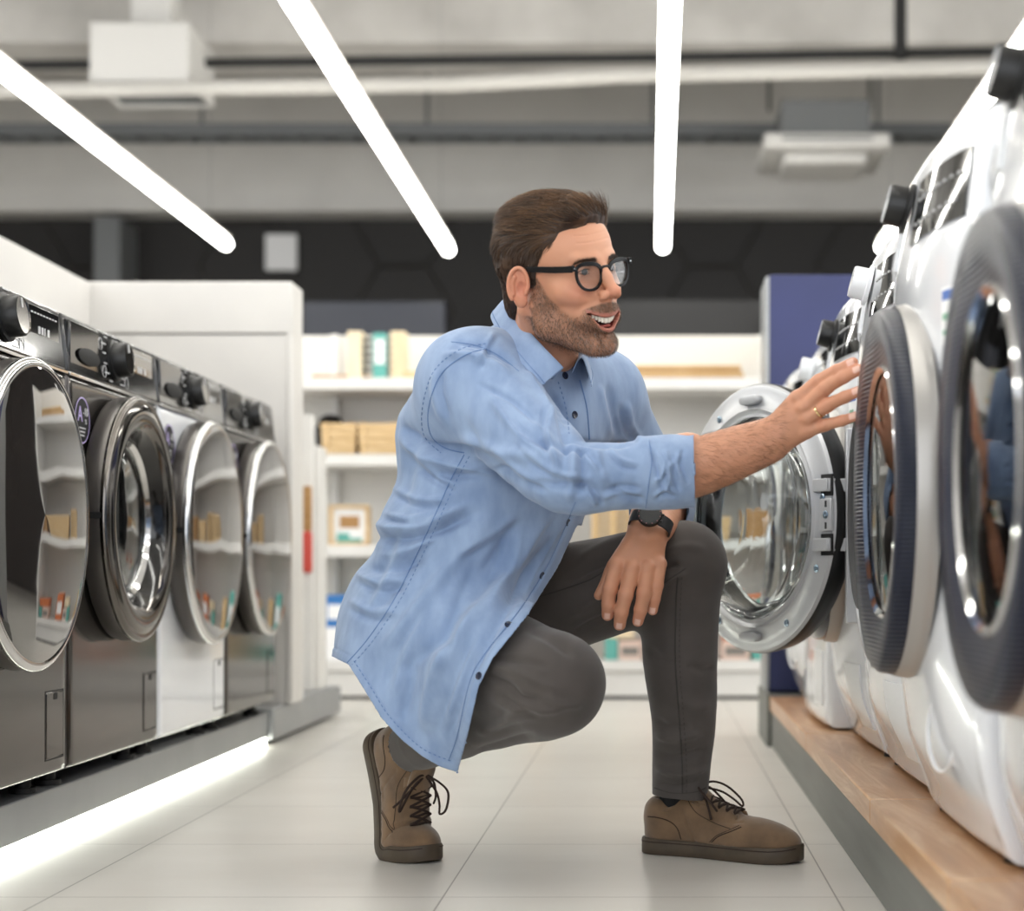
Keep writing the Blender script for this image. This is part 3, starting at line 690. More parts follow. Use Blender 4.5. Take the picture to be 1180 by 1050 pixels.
# bottom shelf boxes
def carton(x, w_, h_, m, label, z=Z4, y=None, band=None, d_=.18, cat='box', grp='boxes on the bottom shelf'):
    o = MB().box(-w_/2, w_/2, -d_/2, d_/2, 0, h_).build('carton', M[m], bevel=.003); o.location = (x, SY+.12 if y is None else y, z); tag(o, label, cat, grp)
    if band: MB().box(-w_*.38, w_*.38, -d_/2-.001, -d_/2, h_*.25, h_*.7).build('printed_panel', M[band], o)
    return o
carton(xb(356), .12, .26, 'paper', 'tall white box at left end of the bottom shelf', band='slate')
carton(xb(386), .09, .13, 'paper', 'white box under the blue box on the bottom shelf'); carton(xb(386), .09, .13, 'box_blue', 'blue box standing on a white box on the bottom shelf', z=Z4+.13, band='paper')
for k, (u, w_, h_, m, b, lbl) in enumerate(((440, .12, .2, 'teal', 'paper', 'teal box on the bottom shelf behind the shirt'), (500, .14, .15, 'box_orange', 'paper', 'orange box on the bottom shelf behind the shirt'), (560, .14, .22, 'teal', 'paper', 'large teal box on the bottom shelf behind the shirt'), (620, .1, .18, 'light_wood', None, 'tan box on the bottom shelf behind the shirt'),
        (704, .05, .085, 'teal', None, 'small teal box between the thigh and shin'), (726, .09, .075, 'box_pink', 'slate', 'low beige box printed with grey between the thigh and shin'), (766, .14, .16, 'box_orange', 'paper', 'orange box on the bottom shelf behind the shin'),
        (848, .11, .075, 'box_pink', 'slate', 'low beige box on the bottom shelf right of the shin'), (875, .05, .075, 'teal', None, 'small teal box at right end of the bottom shelf'))):
    carton(xb(u), w_, h_, m, lbl, band=b)
carton(xb(857), .16, .055, 'box_orange', 'flat orange box lying on the beige and teal boxes at right', z=Z4+.077)
carton(xb(716), .1, .05, 'pale_wood', 'flat pale box on the small teal and beige boxes', z=Z4+.087)
# ================================================================== the kneeling man
# --- signed-distance volumes and a surface-nets mesher (all numpy)
V3 = lambda p: np.array(p, dtype=np.float32)
def nrm(a): a = np.asarray(a, dtype=np.float64); return a/np.linalg.norm(a)
class Vol:
    def __init__(s, lo, hi, h):
        s.lo = V3(lo); s.h = h
        s.n = [int(math.ceil((hi[i]-lo[i])/h))+1 for i in range(3)]
        s.ax = [s.lo[i]+np.arange(s.n[i], dtype=np.float32)*h for i in range(3)]
        s.f = np.full(s.n, .08, dtype=np.float32)
    def sub(s, lo, hi, m):
        sl = []
        for i in range(3):
            a = int(max(0, math.floor((lo[i]-m-s.lo[i])/s.h))); b = int(min(s.n[i], math.ceil((hi[i]+m-s.lo[i])/s.h)+1))
            if b <= a: return None, None
            sl.append(slice(a, b))
        P = np.meshgrid(s.ax[0][sl[0]], s.ax[1][sl[1]], s.ax[2][sl[2]], indexing='ij')
        return tuple(sl), P
    def comb(s, sl, d, k, op):
        f = s.f[sl]
        if op == '-': d = -d
        if op == '+':
            if k > 0:
                h = np.maximum(k-np.abs(f-d), 0)/k; s.f[sl] = np.minimum(f, d)-h*h*k*.25
            else: s.f[sl] = np.minimum(f, d)
        else:
            if k > 0:
                h = np.maximum(k-np.abs(f-d), 0)/k; s.f[sl] = np.maximum(f, d)+h*h*k*.25
            else: s.f[sl] = np.maximum(f, d)
    def cone(s, a, b, ra, rb, k=.02, op='+', m=None):
        a = V3(a); b = V3(b); r = max(ra, rb); m = (k+3*s.h) if m is None else m
        sl, P = s.sub(np.minimum(a, b)-r, np.maximum(a, b)+r, m)
        if sl is None: return s
        ba = b-a; q = [P[i]-a[i] for i in range(3)]
        h = np.clip((q[0]*ba[0]+q[1]*ba[1]+q[2]*ba[2])/max(float(ba@ba), 1e-12), 0, 1)
        d = np.sqrt((q[0]-ba[0]*h)**2+(q[1]-ba[1]*h)**2+(q[2]-ba[2]*h)**2)-(ra+(rb-ra)*h)
        s.comb(sl, d, k, op); return s
    def chain(s, pts, rs, k=.02, op='+', sub=4):
        """smooth tapered tube through pts"""
        pts = np.array(pts, dtype=np.float64); rs = np.array(rs, dtype=np.float64)
        Q, Rr = catmull(pts, rs, sub); r = rs.max(); m = k+3*s.h
        sl, P = s.sub(Q.min(0)-r, Q.max(0)+r, m)
        D = None
        for i in range(len(Q)-1):
            a, b = Q[i], Q[i+1]; ba = b-a; q = [P[j]-np.float32(a[j]) for j in range(3)]
            h = np.clip((q[0]*ba[0]+q[1]*ba[1]+q[2]*ba[2])/max(float(ba@ba), 1e-12), 0, 1).astype(np.float32)
            d = np.sqrt((q[0]-np.float32(ba[0])*h)**2+(q[1]-np.float32(ba[1])*h)**2+(q[2]-np.float32(ba[2])*h)**2)-(Rr[i]+(Rr[i+1]-Rr[i])*h).astype(np.float32)
            D = d if D is None else np.minimum(D, d)
        s.comb(sl, D, k, op); return s
    def ell(s, c, r, k=.02, op='+', rot=None):
        """ellipsoid; rot = 3x3 whose columns are the axes"""
        c = V3(c); r = V3(r); A = np.eye(3, dtype=np.float32) if rot is None else np.array(rot, dtype=np.float32)
        ext = np.sqrt(((A*r[None, :])**2).sum(1))
        sl, P = s.sub(c-ext, c+ext, k+3*s.h)
        if sl is None: return s
        q = [P[i]-c[i] for i in range(3)]
        l = [q[0]*A[0, j]+q[1]*A[1, j]+q[2]*A[2, j] for j in range(3)]
        k0 = np.sqrt((l[0]/r[0])**2+(l[1]/r[1])**2+(l[2]/r[2])**2)+1e-6
        k1 = np.sqrt((l[0]/r[0]**2)**2+(l[1]/r[1]**2)**2+(l[2]/r[2]**2)**2)+1e-6
        s.comb(sl, k0*(k0-1)/k1, k, op); return s
    def half(s, p, n, k=0, op='&'):
        """keep the side of the plane where (x-p).n < 0"""
        n = nrm(n); P = np.meshgrid(*s.ax, indexing='ij', sparse=True)
        d = sum((P[i]-np.float32(p[i]))*np.float32(n[i]) for i in range(3)).astype(np.float32)
        s.comb((slice(None),)*3, d, k, '&'); return s
    def mesh(s):
        f = s.f; S = f < 0; n = f.shape
        c = np.zeros([n[0]-1, n[1]-1, n[2]-1], dtype=np.uint8)
        offs = [(i, j, k) for i in (0, 1) for j in (0, 1) for k in (0, 1)]
        for (i, j, k) in offs: c += S[i:n[0]-1+i, j:n[1]-1+j, k:n[2]-1+k]
        act = (c > 0) & (c < 8); I = np.argwhere(act); N = len(I)
        idm = np.full(c.shape, -1, dtype=np.int32); idm[act] = np.arange(N)
        val = {o: f[I[:, 0]+o[0], I[:, 1]+o[1], I[:, 2]+o[2]] for o in offs}
        pos = np.zeros((N, 3), dtype=np.float64); cnt = np.zeros(N)
        for o in offs:
            for ax in range(3):
                if o[ax]: continue
                o2 = list(o); o2[ax] = 1; o2 = tuple(o2); a, b = val[o], val[o2]
                mk = (a < 0) != (b < 0); t = np.zeros(N); t[mk] = a[mk]/(a[mk]-b[mk])
                p = np.tile(np.array(o, dtype=np.float64), (N, 1)); p[:, ax] = t
                pos[mk] += p[mk]; cnt[mk] += 1
        pos = (pos/cnt[:, None]+I)*s.h+s.lo
        quads = []
        for ax in range(3):
            sl0 = [slice(None)]*3; sl1 = [slice(None)]*3; sl0[ax] = slice(0, n[ax]-1); sl1[ax] = slice(1, n[ax])
            a = S[tuple(sl0)]; b = S[tuple(sl1)]; E = np.argwhere(a != b); u, v = [(1, 2), (2, 0), (0, 1)][ax]
            ok = (E[:, u] > 0) & (E[:, v] > 0) & (E[:, u] < n[u]-1) & (E[:, v] < n[v]-1); E = E[ok]
            ins = a[E[:, 0], E[:, 1], E[:, 2]]
            def g(du, dv):
                e = E.copy(); e[:, u] -= du; e[:, v] -= dv; return idm[e[:, 0], e[:, 1], e[:, 2]]
            q = np.stack([g(1, 1), g(0, 1), g(0, 0), g(1, 0)], 1); q[~ins] = q[~ins][:, ::-1]; quads.append(q)
        return pos, np.concatenate(quads)
def catmull(P, Rr, sub):
    out = []; ro = []; n = len(P)
    for i in range(n-1):
        p0 = P[max(i-1, 0)]; p1 = P[i]; p2 = P[i+1]; p3 = P[min(i+2, n-1)]
        for j in range(sub):
            t = j/sub
            out.append(.5*((2*p1)+(-p0+p2)*t+(2*p0-5*p1+4*p2-p3)*t*t+(-p0+3*p1-3*p2+p3)*t**3))
            ro.append(Rr[i]+(Rr[i+1]-Rr[i])*t)
    out.append(P[-1]); ro.append(Rr[-1]); return np.array(out), np.array(ro)
def vnormals(V, Q):
    a = V[Q[:, 2]]-V[Q[:, 0]]; b = V[Q[:, 3]]-V[Q[:, 1]]; fn = np.cross(a, b); N = np.zeros_like(V)
    for j in range(4):
        for c in range(3): N[:, c] += np.bincount(Q[:, j], fn[:, c], len(V))
    return N/(np.linalg.norm(N, axis=1)[:, None]+1e-12)
def relax(V, Q, it=2, lam=.5):
    e = np.concatenate([Q[:, [0, 1]], Q[:, [1, 2]], Q[:, [2, 3]], Q[:, [3, 0]]]); n = len(V)
    deg = np.bincount(e[:, 0], minlength=n)+np.bincount(e[:, 1], minlength=n)+1e-9
    for _ in range(it):
        A = np.stack([(np.bincount(e[:, 0], V[e[:, 1], c], n)+np.bincount(e[:, 1], V[e[:, 0], c], n))/deg for c in range(3)], 1)
        V = V+(A-V)*lam
    return V
def drop(V, Q, keep):
    """remove vertices where keep is False"""
    ok = keep[Q].all(1); Q = Q[ok]; used = np.zeros(len(V), bool); used[Q.ravel()] = True
    m = np.cumsum(used)-1; return V[used], m[Q], used
def np_obj(name, V, Q, mats, parent=None, cols=None, smooth=True):
    me = bpy.data.meshes.new(name); nv, nf = len(V), len(Q); w = Q.shape[1]
    me.vertices.add(nv); me.vertices.foreach_set('co', np.ascontiguousarray(V, dtype=np.float32).ravel())
    me.loops.add(nf*w); me.loops.foreach_set('vertex_index', np.ascontiguousarray(Q, dtype=np.int32).ravel())
    me.polygons.add(nf); me.polygons.foreach_set('loop_start', np.arange(nf, dtype=np.int32)*w)
    me.update(calc_edges=True); me.validate()
    if cols is not None:
        at_ = me.color_attributes.new('Col', 'FLOAT_COLOR', 'POINT'); c4 = np.ones((nv, 4), dtype=np.float32); c4[:, :3] = cols
        at_.data.foreach_set('color', c4.ravel())
    if smooth: me.shade_smooth()
    for m in (mats if isinstance(mats, (list, tuple)) else [mats]): me.materials.append(m)
    o = bpy.data.objects.new(name, me); COL.objects.link(o)
    if parent is not None: o.parent = parent; o.matrix_parent_inverse = parent.matrix_world.inverted() if False else Matrix.Translation(-parent.location)
    return o
def UV(V): return CU+F*V[:, 0]/V[:, 1], CV-F*(V[:, 2]-EYE)/V[:, 1]
def pdist(u, v, poly):
    """distance to polyline and the parameter along it, in its own units"""
    best = np.full(len(u), 1e9); par = np.zeros(len(u)); side = np.zeros(len(u)); L = 0; pl = np.array(poly, dtype=float)
    seg = np.linalg.norm(np.diff(pl, axis=0), axis=1); tot = seg.sum()
    for i in range(len(pl)-1):
        a = pl[i]; b = pl[i+1]; d = b-a; h = np.clip(((u-a[0])*d[0]+(v-a[1])*d[1])/(d@d+1e-9), 0, 1)
        dx = u-a[0]-d[0]*h; dy = v-a[1]-d[1]*h; ds = np.hypot(dx, dy); m = ds < best
        best[m] = ds[m]; par[m] = (L+h[m]*seg[i])/tot; side[m] = np.sign(d[0]*dy[m]-d[1]*dx[m]); L += seg[i]
    return best, par, side
def inpoly(u, v, poly):
    r = np.zeros(len(u), bool); n = len(poly); j = n-1
    for i in range(n):
        xi, yi = poly[i]; xj, yj = poly[j]
        c = ((yi > v) != (yj > v)) & (u < (xj-xi)*(v-yi)/((yj-yi) if yj != yi else 1e-9)+xi); r ^= c; j = i
    return r
def sm(a, b, x): t = np.clip((x-a)/(b-a), 0, 1); return t*t*(3-2*t)
def fold(V, N, poly, w, amp, near=.25, tp=.25, ymax=9, zasym=0):
    """raise (amp>0) or press (amp<0) a soft crease; poly is where it runs as seen from the aisle"""
    u, v = UV(V); d, p, s = pdist(u, v, np.array(smooth2(poly)))
    t = np.minimum(sm(0, tp, p), sm(0, tp, 1-p)); ww = np.where(s > 0, w*(1+zasym), w*(1-zasym))
    a = amp*np.exp(-(d/ww)**2)*t*sm(near, -near, N[:, 1])*(V[:, 1] < ymax)
    return V+N*a[:, None]
def smooth2(poly, sub=6):
    P = np.array([(a, b, 0) for a, b in poly], dtype=float)
    if len(P) < 3: return P[:, :2]
    q, _ = catmull(P, np.zeros(len(P)), sub); return q[:, :2]
def hashn(P, sc, seed=0):
    """cheap smooth noise: sum of rotated sines"""
    r = np.random.RandomState(seed); o = np.zeros(len(P))
    for k in range(7):
        d = r.normal(size=3); d /= np.linalg.norm(d); o += np.sin(P@d*sc*(1+.35*k)+r.uniform(0, 6.28))/(1+.4*k)
    return o/3
def wmat(o):
    m = Matrix.Identity(4)
    while o is not None: m = o.matrix_parent_inverse @ Matrix.Translation(o.location) @ m; o = o.parent
    return m
def A3(u, v, y): p = at(u, v, y); return np.array([p.x, p.y, p.z])

# --- materials of the man
def vcol_mat(name, rough=.5, sss=.12, bump=.15, scale=900, coat=0, dist=.0004):
    m = mat(name, '#c08a6a', rough, sss=sss, coat=coat); nt = NT(m)
    a = nt.new('ShaderNodeVertexColor', layer_name='Col'); nt.link(a.outputs[0], nt.b.inputs['Base Color'])
    tc = nt.new('ShaderNodeTexCoord'); n = nt.new('ShaderNodeTexNoise', i_Scale=scale, i_Detail=3); nt.link(tc.outputs['Object'], n.inputs['Vector'])
    bp = nt.new('ShaderNodeBump', i_Strength=bump, i_Distance=dist); nt.link(n.outputs['Fac'], bp.inputs['Height']); nt.link(bp.outputs[0], nt.b.inputs['Normal'])
    return m
M['skin'] = vcol_mat('skin', .48)
def cloth_mat(name, c1, c2, scale, rough=.85, sheen=.2, weave=2200, bump=.25, stretch=(1, 1, 1)):
    m = noise_mat(name, c1, c2, scale, rough, stretch=stretch, detail=8, lo=.3, hi=.7, sheen=sheen); nt = NT(m)
    tc = nt.new('ShaderNodeTexCoord'); n = nt.new('ShaderNodeTexNoise', i_Scale=weave, i_Detail=2); nt.link(tc.outputs['Object'], n.inputs['Vector'])
    bp = nt.new('ShaderNodeBump', i_Strength=bump, i_Distance=.0004); nt.link(n.outputs['Fac'], bp.inputs['Height']); nt.link(bp.outputs[0], nt.b.inputs['Normal'])
    return m
M['chambray'] = cloth_mat('blue_chambray', '#788eb0', '#8ea3c2', 14, stretch=(2.5, 2.5, 1))
M['chambray_in'] = cloth_mat('blue_chambray_seam', '#647fa9', '#728db5', 60)
M['stitch'] = mat('stitch_blue', '#5f7ba6', .8)
M['tee'] = mat('navy_lining', '#1d2636', .9)
M['trousers'] = cloth_mat('grey_twill', '#413c39', '#4c4643', 16, weave=1500, bump=.35)
M['trouser_seam'] = mat('grey_seam', '#3c3936', .9)
M['suede'] = cloth_mat('brown_suede', '#5c4936', '#7a6148', 22, .9, .35, weave=900, bump=.5)
M['suede_light'] = cloth_mat('brown_suede_panel', '#634f3b', '#80674e', 26, .9, .35, weave=900, bump=.5)
M['sole'] = noise_mat('brown_rubber_sole', '#40362b', '#4b4033', 30, .6)
M['lace'] = mat('dark_brown_lace', '#2a1c15', .8)
M['sock'] = mat('black_sock', '#141416', .9)
M['button'] = mat('navy_button', '#1d2338', .25, coat=.5)
M['gold'] = mat('gold_ring', '#d9b98a', .15, metal=1)
M['watch_body'] = mat('watch_body', '#3a3837', .3, metal=.7)
M['watch_face'] = mat('watch_face', '#24272a', .08, coat=1)
M['watch_strap'] = mat('watch_strap', '#2c2c2e', .5)
M['acetate'] = mat('black_acetate', '#08080a', .22, spec=.35)
M['tooth'] = mat('teeth', '#e6dfd0', .25, coat=.5)
M['mouth_in'] = mat('mouth_inside', '#5d2320', .5)
M['tongue'] = mat('tongue', '#a55a52', .4)
M['eye_white'] = mat('eye_white', '#d8d2cc', .2, coat=.6)
M['iris'] = mat('iris', '#23211f', .2, coat=.6)

man = empty('person', (-.2, 3.0, 0)); tag(man, 'kneeling person in blue chambray shirt, grey trousers and glasses reaching towards the washers', 'person')

# --- joints
RS = np.array([-.285, 2.86, .800]); LS = np.array([-.096, 3.10, .805])
RE = A3(662, 547, 2.70); RW = A3(880, 509, 2.72)
LE = np.array([.022, 3.25, .622]); LW = A3(747, 602, 3.03)
LH = np.array([-.345, 3.20, .405]); RH = np.array([-.44, 3.04, .41])
LK = A3(783, 655, 3.12); RK = A3(632, 790, 2.76)
LA = A3(784, 915, 3.13); RA = np.array([-.425, 3.08, .185])
fd = np.array([.84, -.54, 0]); sd = np.array([.54, .84, 0])

# ------------------------------------------------------------------ shirt
ln_ = R(24); up_t = np.array([fd[0]*math.sin(ln_), fd[1]*math.sin(ln_), math.cos(ln_)]); f_t = np.array([fd[0]*math.cos(ln_), fd[1]*math.cos(ln_), -math.sin(ln_)])
ROT = np.stack([f_t, sd, up_t], 1)
v = Vol((-.64, 2.55, .12), (.12, 3.45, .95), .0031)
v.ell((-.225, 3.00, .700), (.128, .180, .175), .03, rot=ROT)
v.ell((-.285, 3.01, .60), (.135, .170, .15), .05, rot=ROT)
v.cone(RS+np.array([.005, 0, -.005]), LS+np.array([0, 0, -.01]), .070, .068, .05)
nb = A3(618, 402, 2.96)
v.cone(nb+np.array([-.01, .0, -.01]), RS, .060, .070, .05); v.cone(nb+np.array([-.01, .0, -.01]), LS, .060, .066, .05)
v.cone(RS+np.array([-.02, .03, -.02]), A3(515, 500, 2.98), .07, .085, .06)
# tail: stack of rings (x, y, a along facing, b across, z)
for (x, y, a, b, z) in ((-.298, 3.02, .145, .180, .56), (-.315, 3.03, .145, .190, .48), (-.335, 3.04, .150, .200, .42), (-.350, 3.04, .158, .208, .36), (-.365, 3.03, .166, .210, .30), (-.385, 3.02, .165, .205, .24), (-.38, 3.01, .160, .195, .18)):
    v.ell((x, y, z), (a, b, .085), .05, rot=np.stack([fd, sd, [0, 0, 1]], 1))
v.chain([RH+np.array([.03, 0, .0]), RH*.55+RK*.45, RK*.95+RH*.05], [.120, .120, .105], .05)
v.cone(RH*.2+RK*.8+np.array([-.0, 0, -.06]), RA+np.array([-.0, -.03, .06]), .09, .085, .06)
v.ell((-.365, 3.13, .42), (.135, .150, .14), .05)
# sleeves
E1 = RE
v.chain([RS, (RS+E1)/2+np.array([-.005, 0, -.008]), E1+np.array([-.015, 0, .0]), A3(700, 549, 2.695), A3(750, 546, 2.70)], [.083, .074, .060, .052, .050], .035, sub=3)
v.chain([A3(748, 545, 2.70), A3(775, 544, 2.705), A3(812, 541, 2.71)], [.0560, .0575, .0550], .003)
v.chain([LS, (LS+LE)/2, LE, LE*.7+LW*.3], [.076, .064, .056, .052], .03, sub=3)
v.cone(LE*.78+LW*.22, LE*.55+LW*.45, .055, .053, .004)
V, Q = v.mesh(); V = relax(V, Q, 3); N = vnormals(V, Q)
# folds, drawn as they run when seen from the aisle
FO = [
 # sleeve
 ([(560, 452), (600, 500), (655, 540)], 7, .004), ([(520, 500), (575, 520), (640, 530)], 9, .004), ([(600, 555), (650, 560), (700, 566)], 7, -.004),
 ([(575, 470), (620, 510), (690, 520)], 6, -.004), ([(668, 508), (672, 540), (668, 575)], 6, -.005), ([(655, 512), (661, 540), (655, 582)], 6, .004),
 ([(688, 512), (690, 540), (700, 560)], 7, .003), ([(640, 500), (690, 513), (735, 512)], 5, -.003), ([(530, 470), (560, 530), (620, 575)], 8, -.003),
 ([(700, 560), (725, 572), (745, 578)], 5, -.003), ([(610, 480), (640, 520), (640, 560)], 6, .003), ([(545, 440), (590, 462), (625, 492)], 5, -.003),
 ([(750, 512), (757, 540), (770, 575)], 4, -.004), ([(765, 515), (772, 545), (765, 572)], 4, .003), ([(780, 520), (776, 545), (785, 570)], 4, -.003), ([(752, 560), (765, 545), (790, 520)], 3.5, .0025),
 # armpit and back
 ([(462, 480), (470, 500), (500, 515), (560, 522)], 7, -.007), ([(458, 492), (480, 522), (540, 540), (590, 545)], 8, .006), ([(470, 540), (510, 548), (560, 545), (600, 540)], 7, -.004),
 ([(425, 598), (450, 608), (500, 600), (550, 575)], 7, .006), ([(418, 612), (450, 622), (500, 615), (560, 585)], 7, -.006), ([(430, 640), (470, 635), (520, 605)], 7, .004),
 ([(415, 655), (450, 655), (490, 640)], 8, -.004), ([(520, 395), (560, 400), (600, 425)], 5, -.004), ([(505, 410), (550, 412), (592, 436)], 6, .004),
 # body drape
 ([(640, 590), (600, 640), (540, 720), (480, 800)], 13, .006), ([(610, 590), (560, 660), (500, 740), (440, 790)], 12, -.006), ([(580, 585), (520, 650), (460, 730), (420, 760)], 12, .005),
 ([(650, 600), (620, 650), (570, 720), (535, 800)], 9, -.005), ([(560, 560), (500, 620), (450, 680), (410, 720)], 12, -.004), ([(520, 740), (500, 790), (490, 850)], 12, .006), ([(480, 760), (470, 800), (462, 835)], 9, -.004),
 ([(548, 740), (530, 800), (515, 860)], 8, -.004), ([(480, 480), (470, 540), (455, 600)], 12, -.004),
 ([(640, 450), (650, 500), (655, 540)], 7, -.004), ([(600, 425), (625, 450), (640, 490)], 6, .004), ([(610, 420), (640, 462), (660, 500)], 5, -.003),
]
def pair(poly, w, a, dx=4, dy=4): FO.append((poly, w, a)); FO.append(([(p+dx, q+dy) for p, q in poly], w, -a))
pair([(572, 380), (560, 400), (548, 425)], 5, .0025); pair([(505, 420), (500, 450), (512, 490)], 6, .0025, 7, 0)
pair([(590, 500), (615, 530), (650, 548), (690, 550)], 5, .003, 2, 7); pair([(560, 510), (600, 545), (640, 562)], 5, .003, -2, 7)
pair([(700, 515), (715, 530), (738, 536)], 4, .002, 0, 6); pair([(690, 575), (715, 566), (742, 570)], 4, .002, 0, -6)
pair([(660, 515), (680, 530), (690, 548)], 4, .0035, 5, 0); pair([(672, 560), (682, 572), (688, 584)], 4, .003, 6, 0)
pair([(755, 520), (766, 532), (762, 552), (772, 570)], 3, .0022, 5, 0); pair([(785, 515), (780, 535), (790, 560)], 3, .002, 4, 0); pair([(752, 575), (765, 565), (778, 572)], 3, .002, 2, 4)
pair([(475, 520), (500, 545), (530, 560)], 5, .003, -2, 7); pair([(450, 560), (480, 575), (520, 575)], 5, .0025, 0, 8); pair([(440, 590), (470, 597), (500, 590)], 4, .003, 0, 7)
pair([(408, 660), (440, 672), (475, 665)], 6, .003, 0, 9); pair([(400, 690), (430, 705), (460, 700)], 6, .0025, 0, 9)
pair([(655, 595), (625, 640), (600, 690)], 5, .002, -9, -4); pair([(600, 600), (590, 650), (560, 710)], 8, .0025, -14, -4); pair([(570, 640), (540, 700), (520, 770)], 8, .0025, -14, -4)
pair([(500, 700), (470, 750), (452, 810)], 7, .0025, -12, -3); pair([(555, 730), (530, 790), (512, 850)], 6, .002, -10, 0); pair([(470, 600), (455, 650), (425, 710)], 8, .0025, -12, -3)
pair([(600, 590), (560, 620), (520, 640)], 7, .0025, 3, 9); pair([(640, 460), (632, 500), (645, 540)], 5, .0025, -8, 0); pair([(690, 440), (700, 480), (705, 510)], 6, .003, 9, 0); pair([(722, 460), (728, 490), (742, 510)], 5, .0025, -7, 3)
for (pl_, w_, a_) in FO: V = fold(V, N, pl_, w_*.75, a_*2.2)
u, vv = UV(V)
V = V+N*(hashn(V, 28, 1)*.0016+hashn(V, 70, 2)*.0006)[:, None]
# hem and placket
PLK = [(680, 566), (674, 582), (666, 601), (641, 656), (609, 707), (568, 759), (552, 791), (538, 851), (527, 890)]
HEM = [(527, 890), (508, 884), (487, 872), (462, 852), (440, 828), (420, 795), (402, 766), (378, 754), (350, 750)]
u, vv = UV(V)
KEEP = [(340, 300), (900, 300), (900, 566)]+PLK+HEM[1:]
ins = inpoly(u, vv, KEEP)
sleeve = (V[:, 1] < 2.80) & (u > 600) & (vv < 600) & (vv > 490) | ((V[:, 0] > -.13) & (vv < 606) & ((V[:, 1] > 2.9) | (vv < 600)))
db, pb, _ = pdist(u, vv, PLK+HEM[1:])
c = np.where(ins | sleeve, db, -db); c = np.where(sleeve, 99, c)
far = V[:, 1] > 3.06
zc_ = (V[:, 2]-(.345+.05*sm(3.06, 3.3, V[:, 1])))*660
c = np.where(far & ~sleeve, np.minimum(c, zc_), c)
# ends of the cuffs and the neck opening
cf = (800-u)+ (vv-545)*.02; c = np.where((V[:, 1] < 2.80) & (u > 760), cf*1.0, c)
dl = nrm(LW-LE); c2 = -((V-(LE*.62+LW*.38))@dl)*650; lef = (V[:, 0] > -.06) & (V[:, 1] > 2.95) & (V[:, 2] < .72); c = np.where(lef & (((V-LE)@dl) > -.02), c2, c)
nkd = nrm([.35, -.25, .9]); nd = np.linalg.norm((V-nb)-((V-nb)@nkd)[:, None]*nkd, axis=1)
c = np.where((V[:, 2] > nb[2]-.02) & (((V-nb)@nkd) > -.0), np.minimum(c, (nd-.058)*650), c)
# slide the vertices just outside the cut onto it
gu = 1.0
edge = (c < 0) & (c > -2.6)
def slide(V, c):
    # gradient of c estimated from neighbours
    e = np.concatenate([Q[:, [0, 1]], Q[:, [1, 2]], Q[:, [2, 3]], Q[:, [3, 0]]]); e = np.concatenate([e, e[:, ::-1]])
    dP = V[e[:, 1]]-V[e[:, 0]]; dc = np.clip(c[e[:, 1]]-c[e[:, 0]], -6, 6)[:, None]*dP
    G = np.stack([np.bincount(e[:, 0], dc[:, k], len(V)) for k in range(3)], 1); L2 = np.bincount(e[:, 0], (dP**2).sum(1), len(V))/2+1e-12
    G = G/L2[:, None]; g2 = (G**2).sum(1)+1e-6
    st = -(c/g2)[:, None]*G; l = np.linalg.norm(st, axis=1)[:, None]+1e-9; st = st*np.minimum(1, .006/l)
    W = V.copy(); W[edge] += st[edge]; return W
# double-stitched hem: slightly raised band
band = np.where((c > 0) & (c < 9), 1, 0)*(~sleeve)*(u < 690)*(vv > 560)
V = V+N*(band*.0012-.0014*np.exp(-((c-9.5)/1.3)**2)*(~sleeve)*(vv > 560))[:, None]
V = slide(V, c)
inner_tone = c.copy()
V2, Q2, used = drop(V, Q, (c > -2.6))
shirt = np_obj('shirt', V2, Q2, M['chambray'], man)
so = shirt.modifiers.new('solid', 'SOLIDIFY'); so.thickness = .0022; so.offset = -1
SH = (V2, Q2)
from mathutils.bvhtree import BVHTree
bvh = BVHTree.FromPolygons([tuple(p) for p in V2.tolist()], [tuple(q) for q in Q2.tolist()])
def cast(u, v, off=.0, tree=None):
    d = Vector(((u-CU)/F, 1, -(v-CV)/F)); h = (tree or bvh).ray_cast(Vector((0, 0, EYE)), d)
    if h[0] is None: return None, None
    n = h[1]; n = n if n.dot(d) < 0 else -n
    return h[0]+n*off, n
def seam(name, poly, r, m, parent, off=.0003, tree=None, dash=None, step=3.0):
    pl = smooth2(poly, 8); P = []
    L = np.concatenate([[0], np.cumsum(np.linalg.norm(np.diff(pl, axis=0), axis=1))])
    n = int(L[-1]/step)+1; mb = MB(); run = []
    for i in range(n+1):
        s = min(L[-1], i*step); a = np.interp(s, L, pl[:, 0]); b = np.interp(s, L, pl[:, 1]); h, nn = cast(a, b, off, tree)
        if h is not None: run.append(h)
    if dash:
        for i in range(0, len(run)-1, 2): mb.tube([run[i], run[i+1]], r, 5)
    elif len(run) > 1: mb.tube(run, r, 6)
    o = mb.build(name, m, parent, smooth=True); o.matrix_parent_inverse = wmat(parent).inverted(); return o
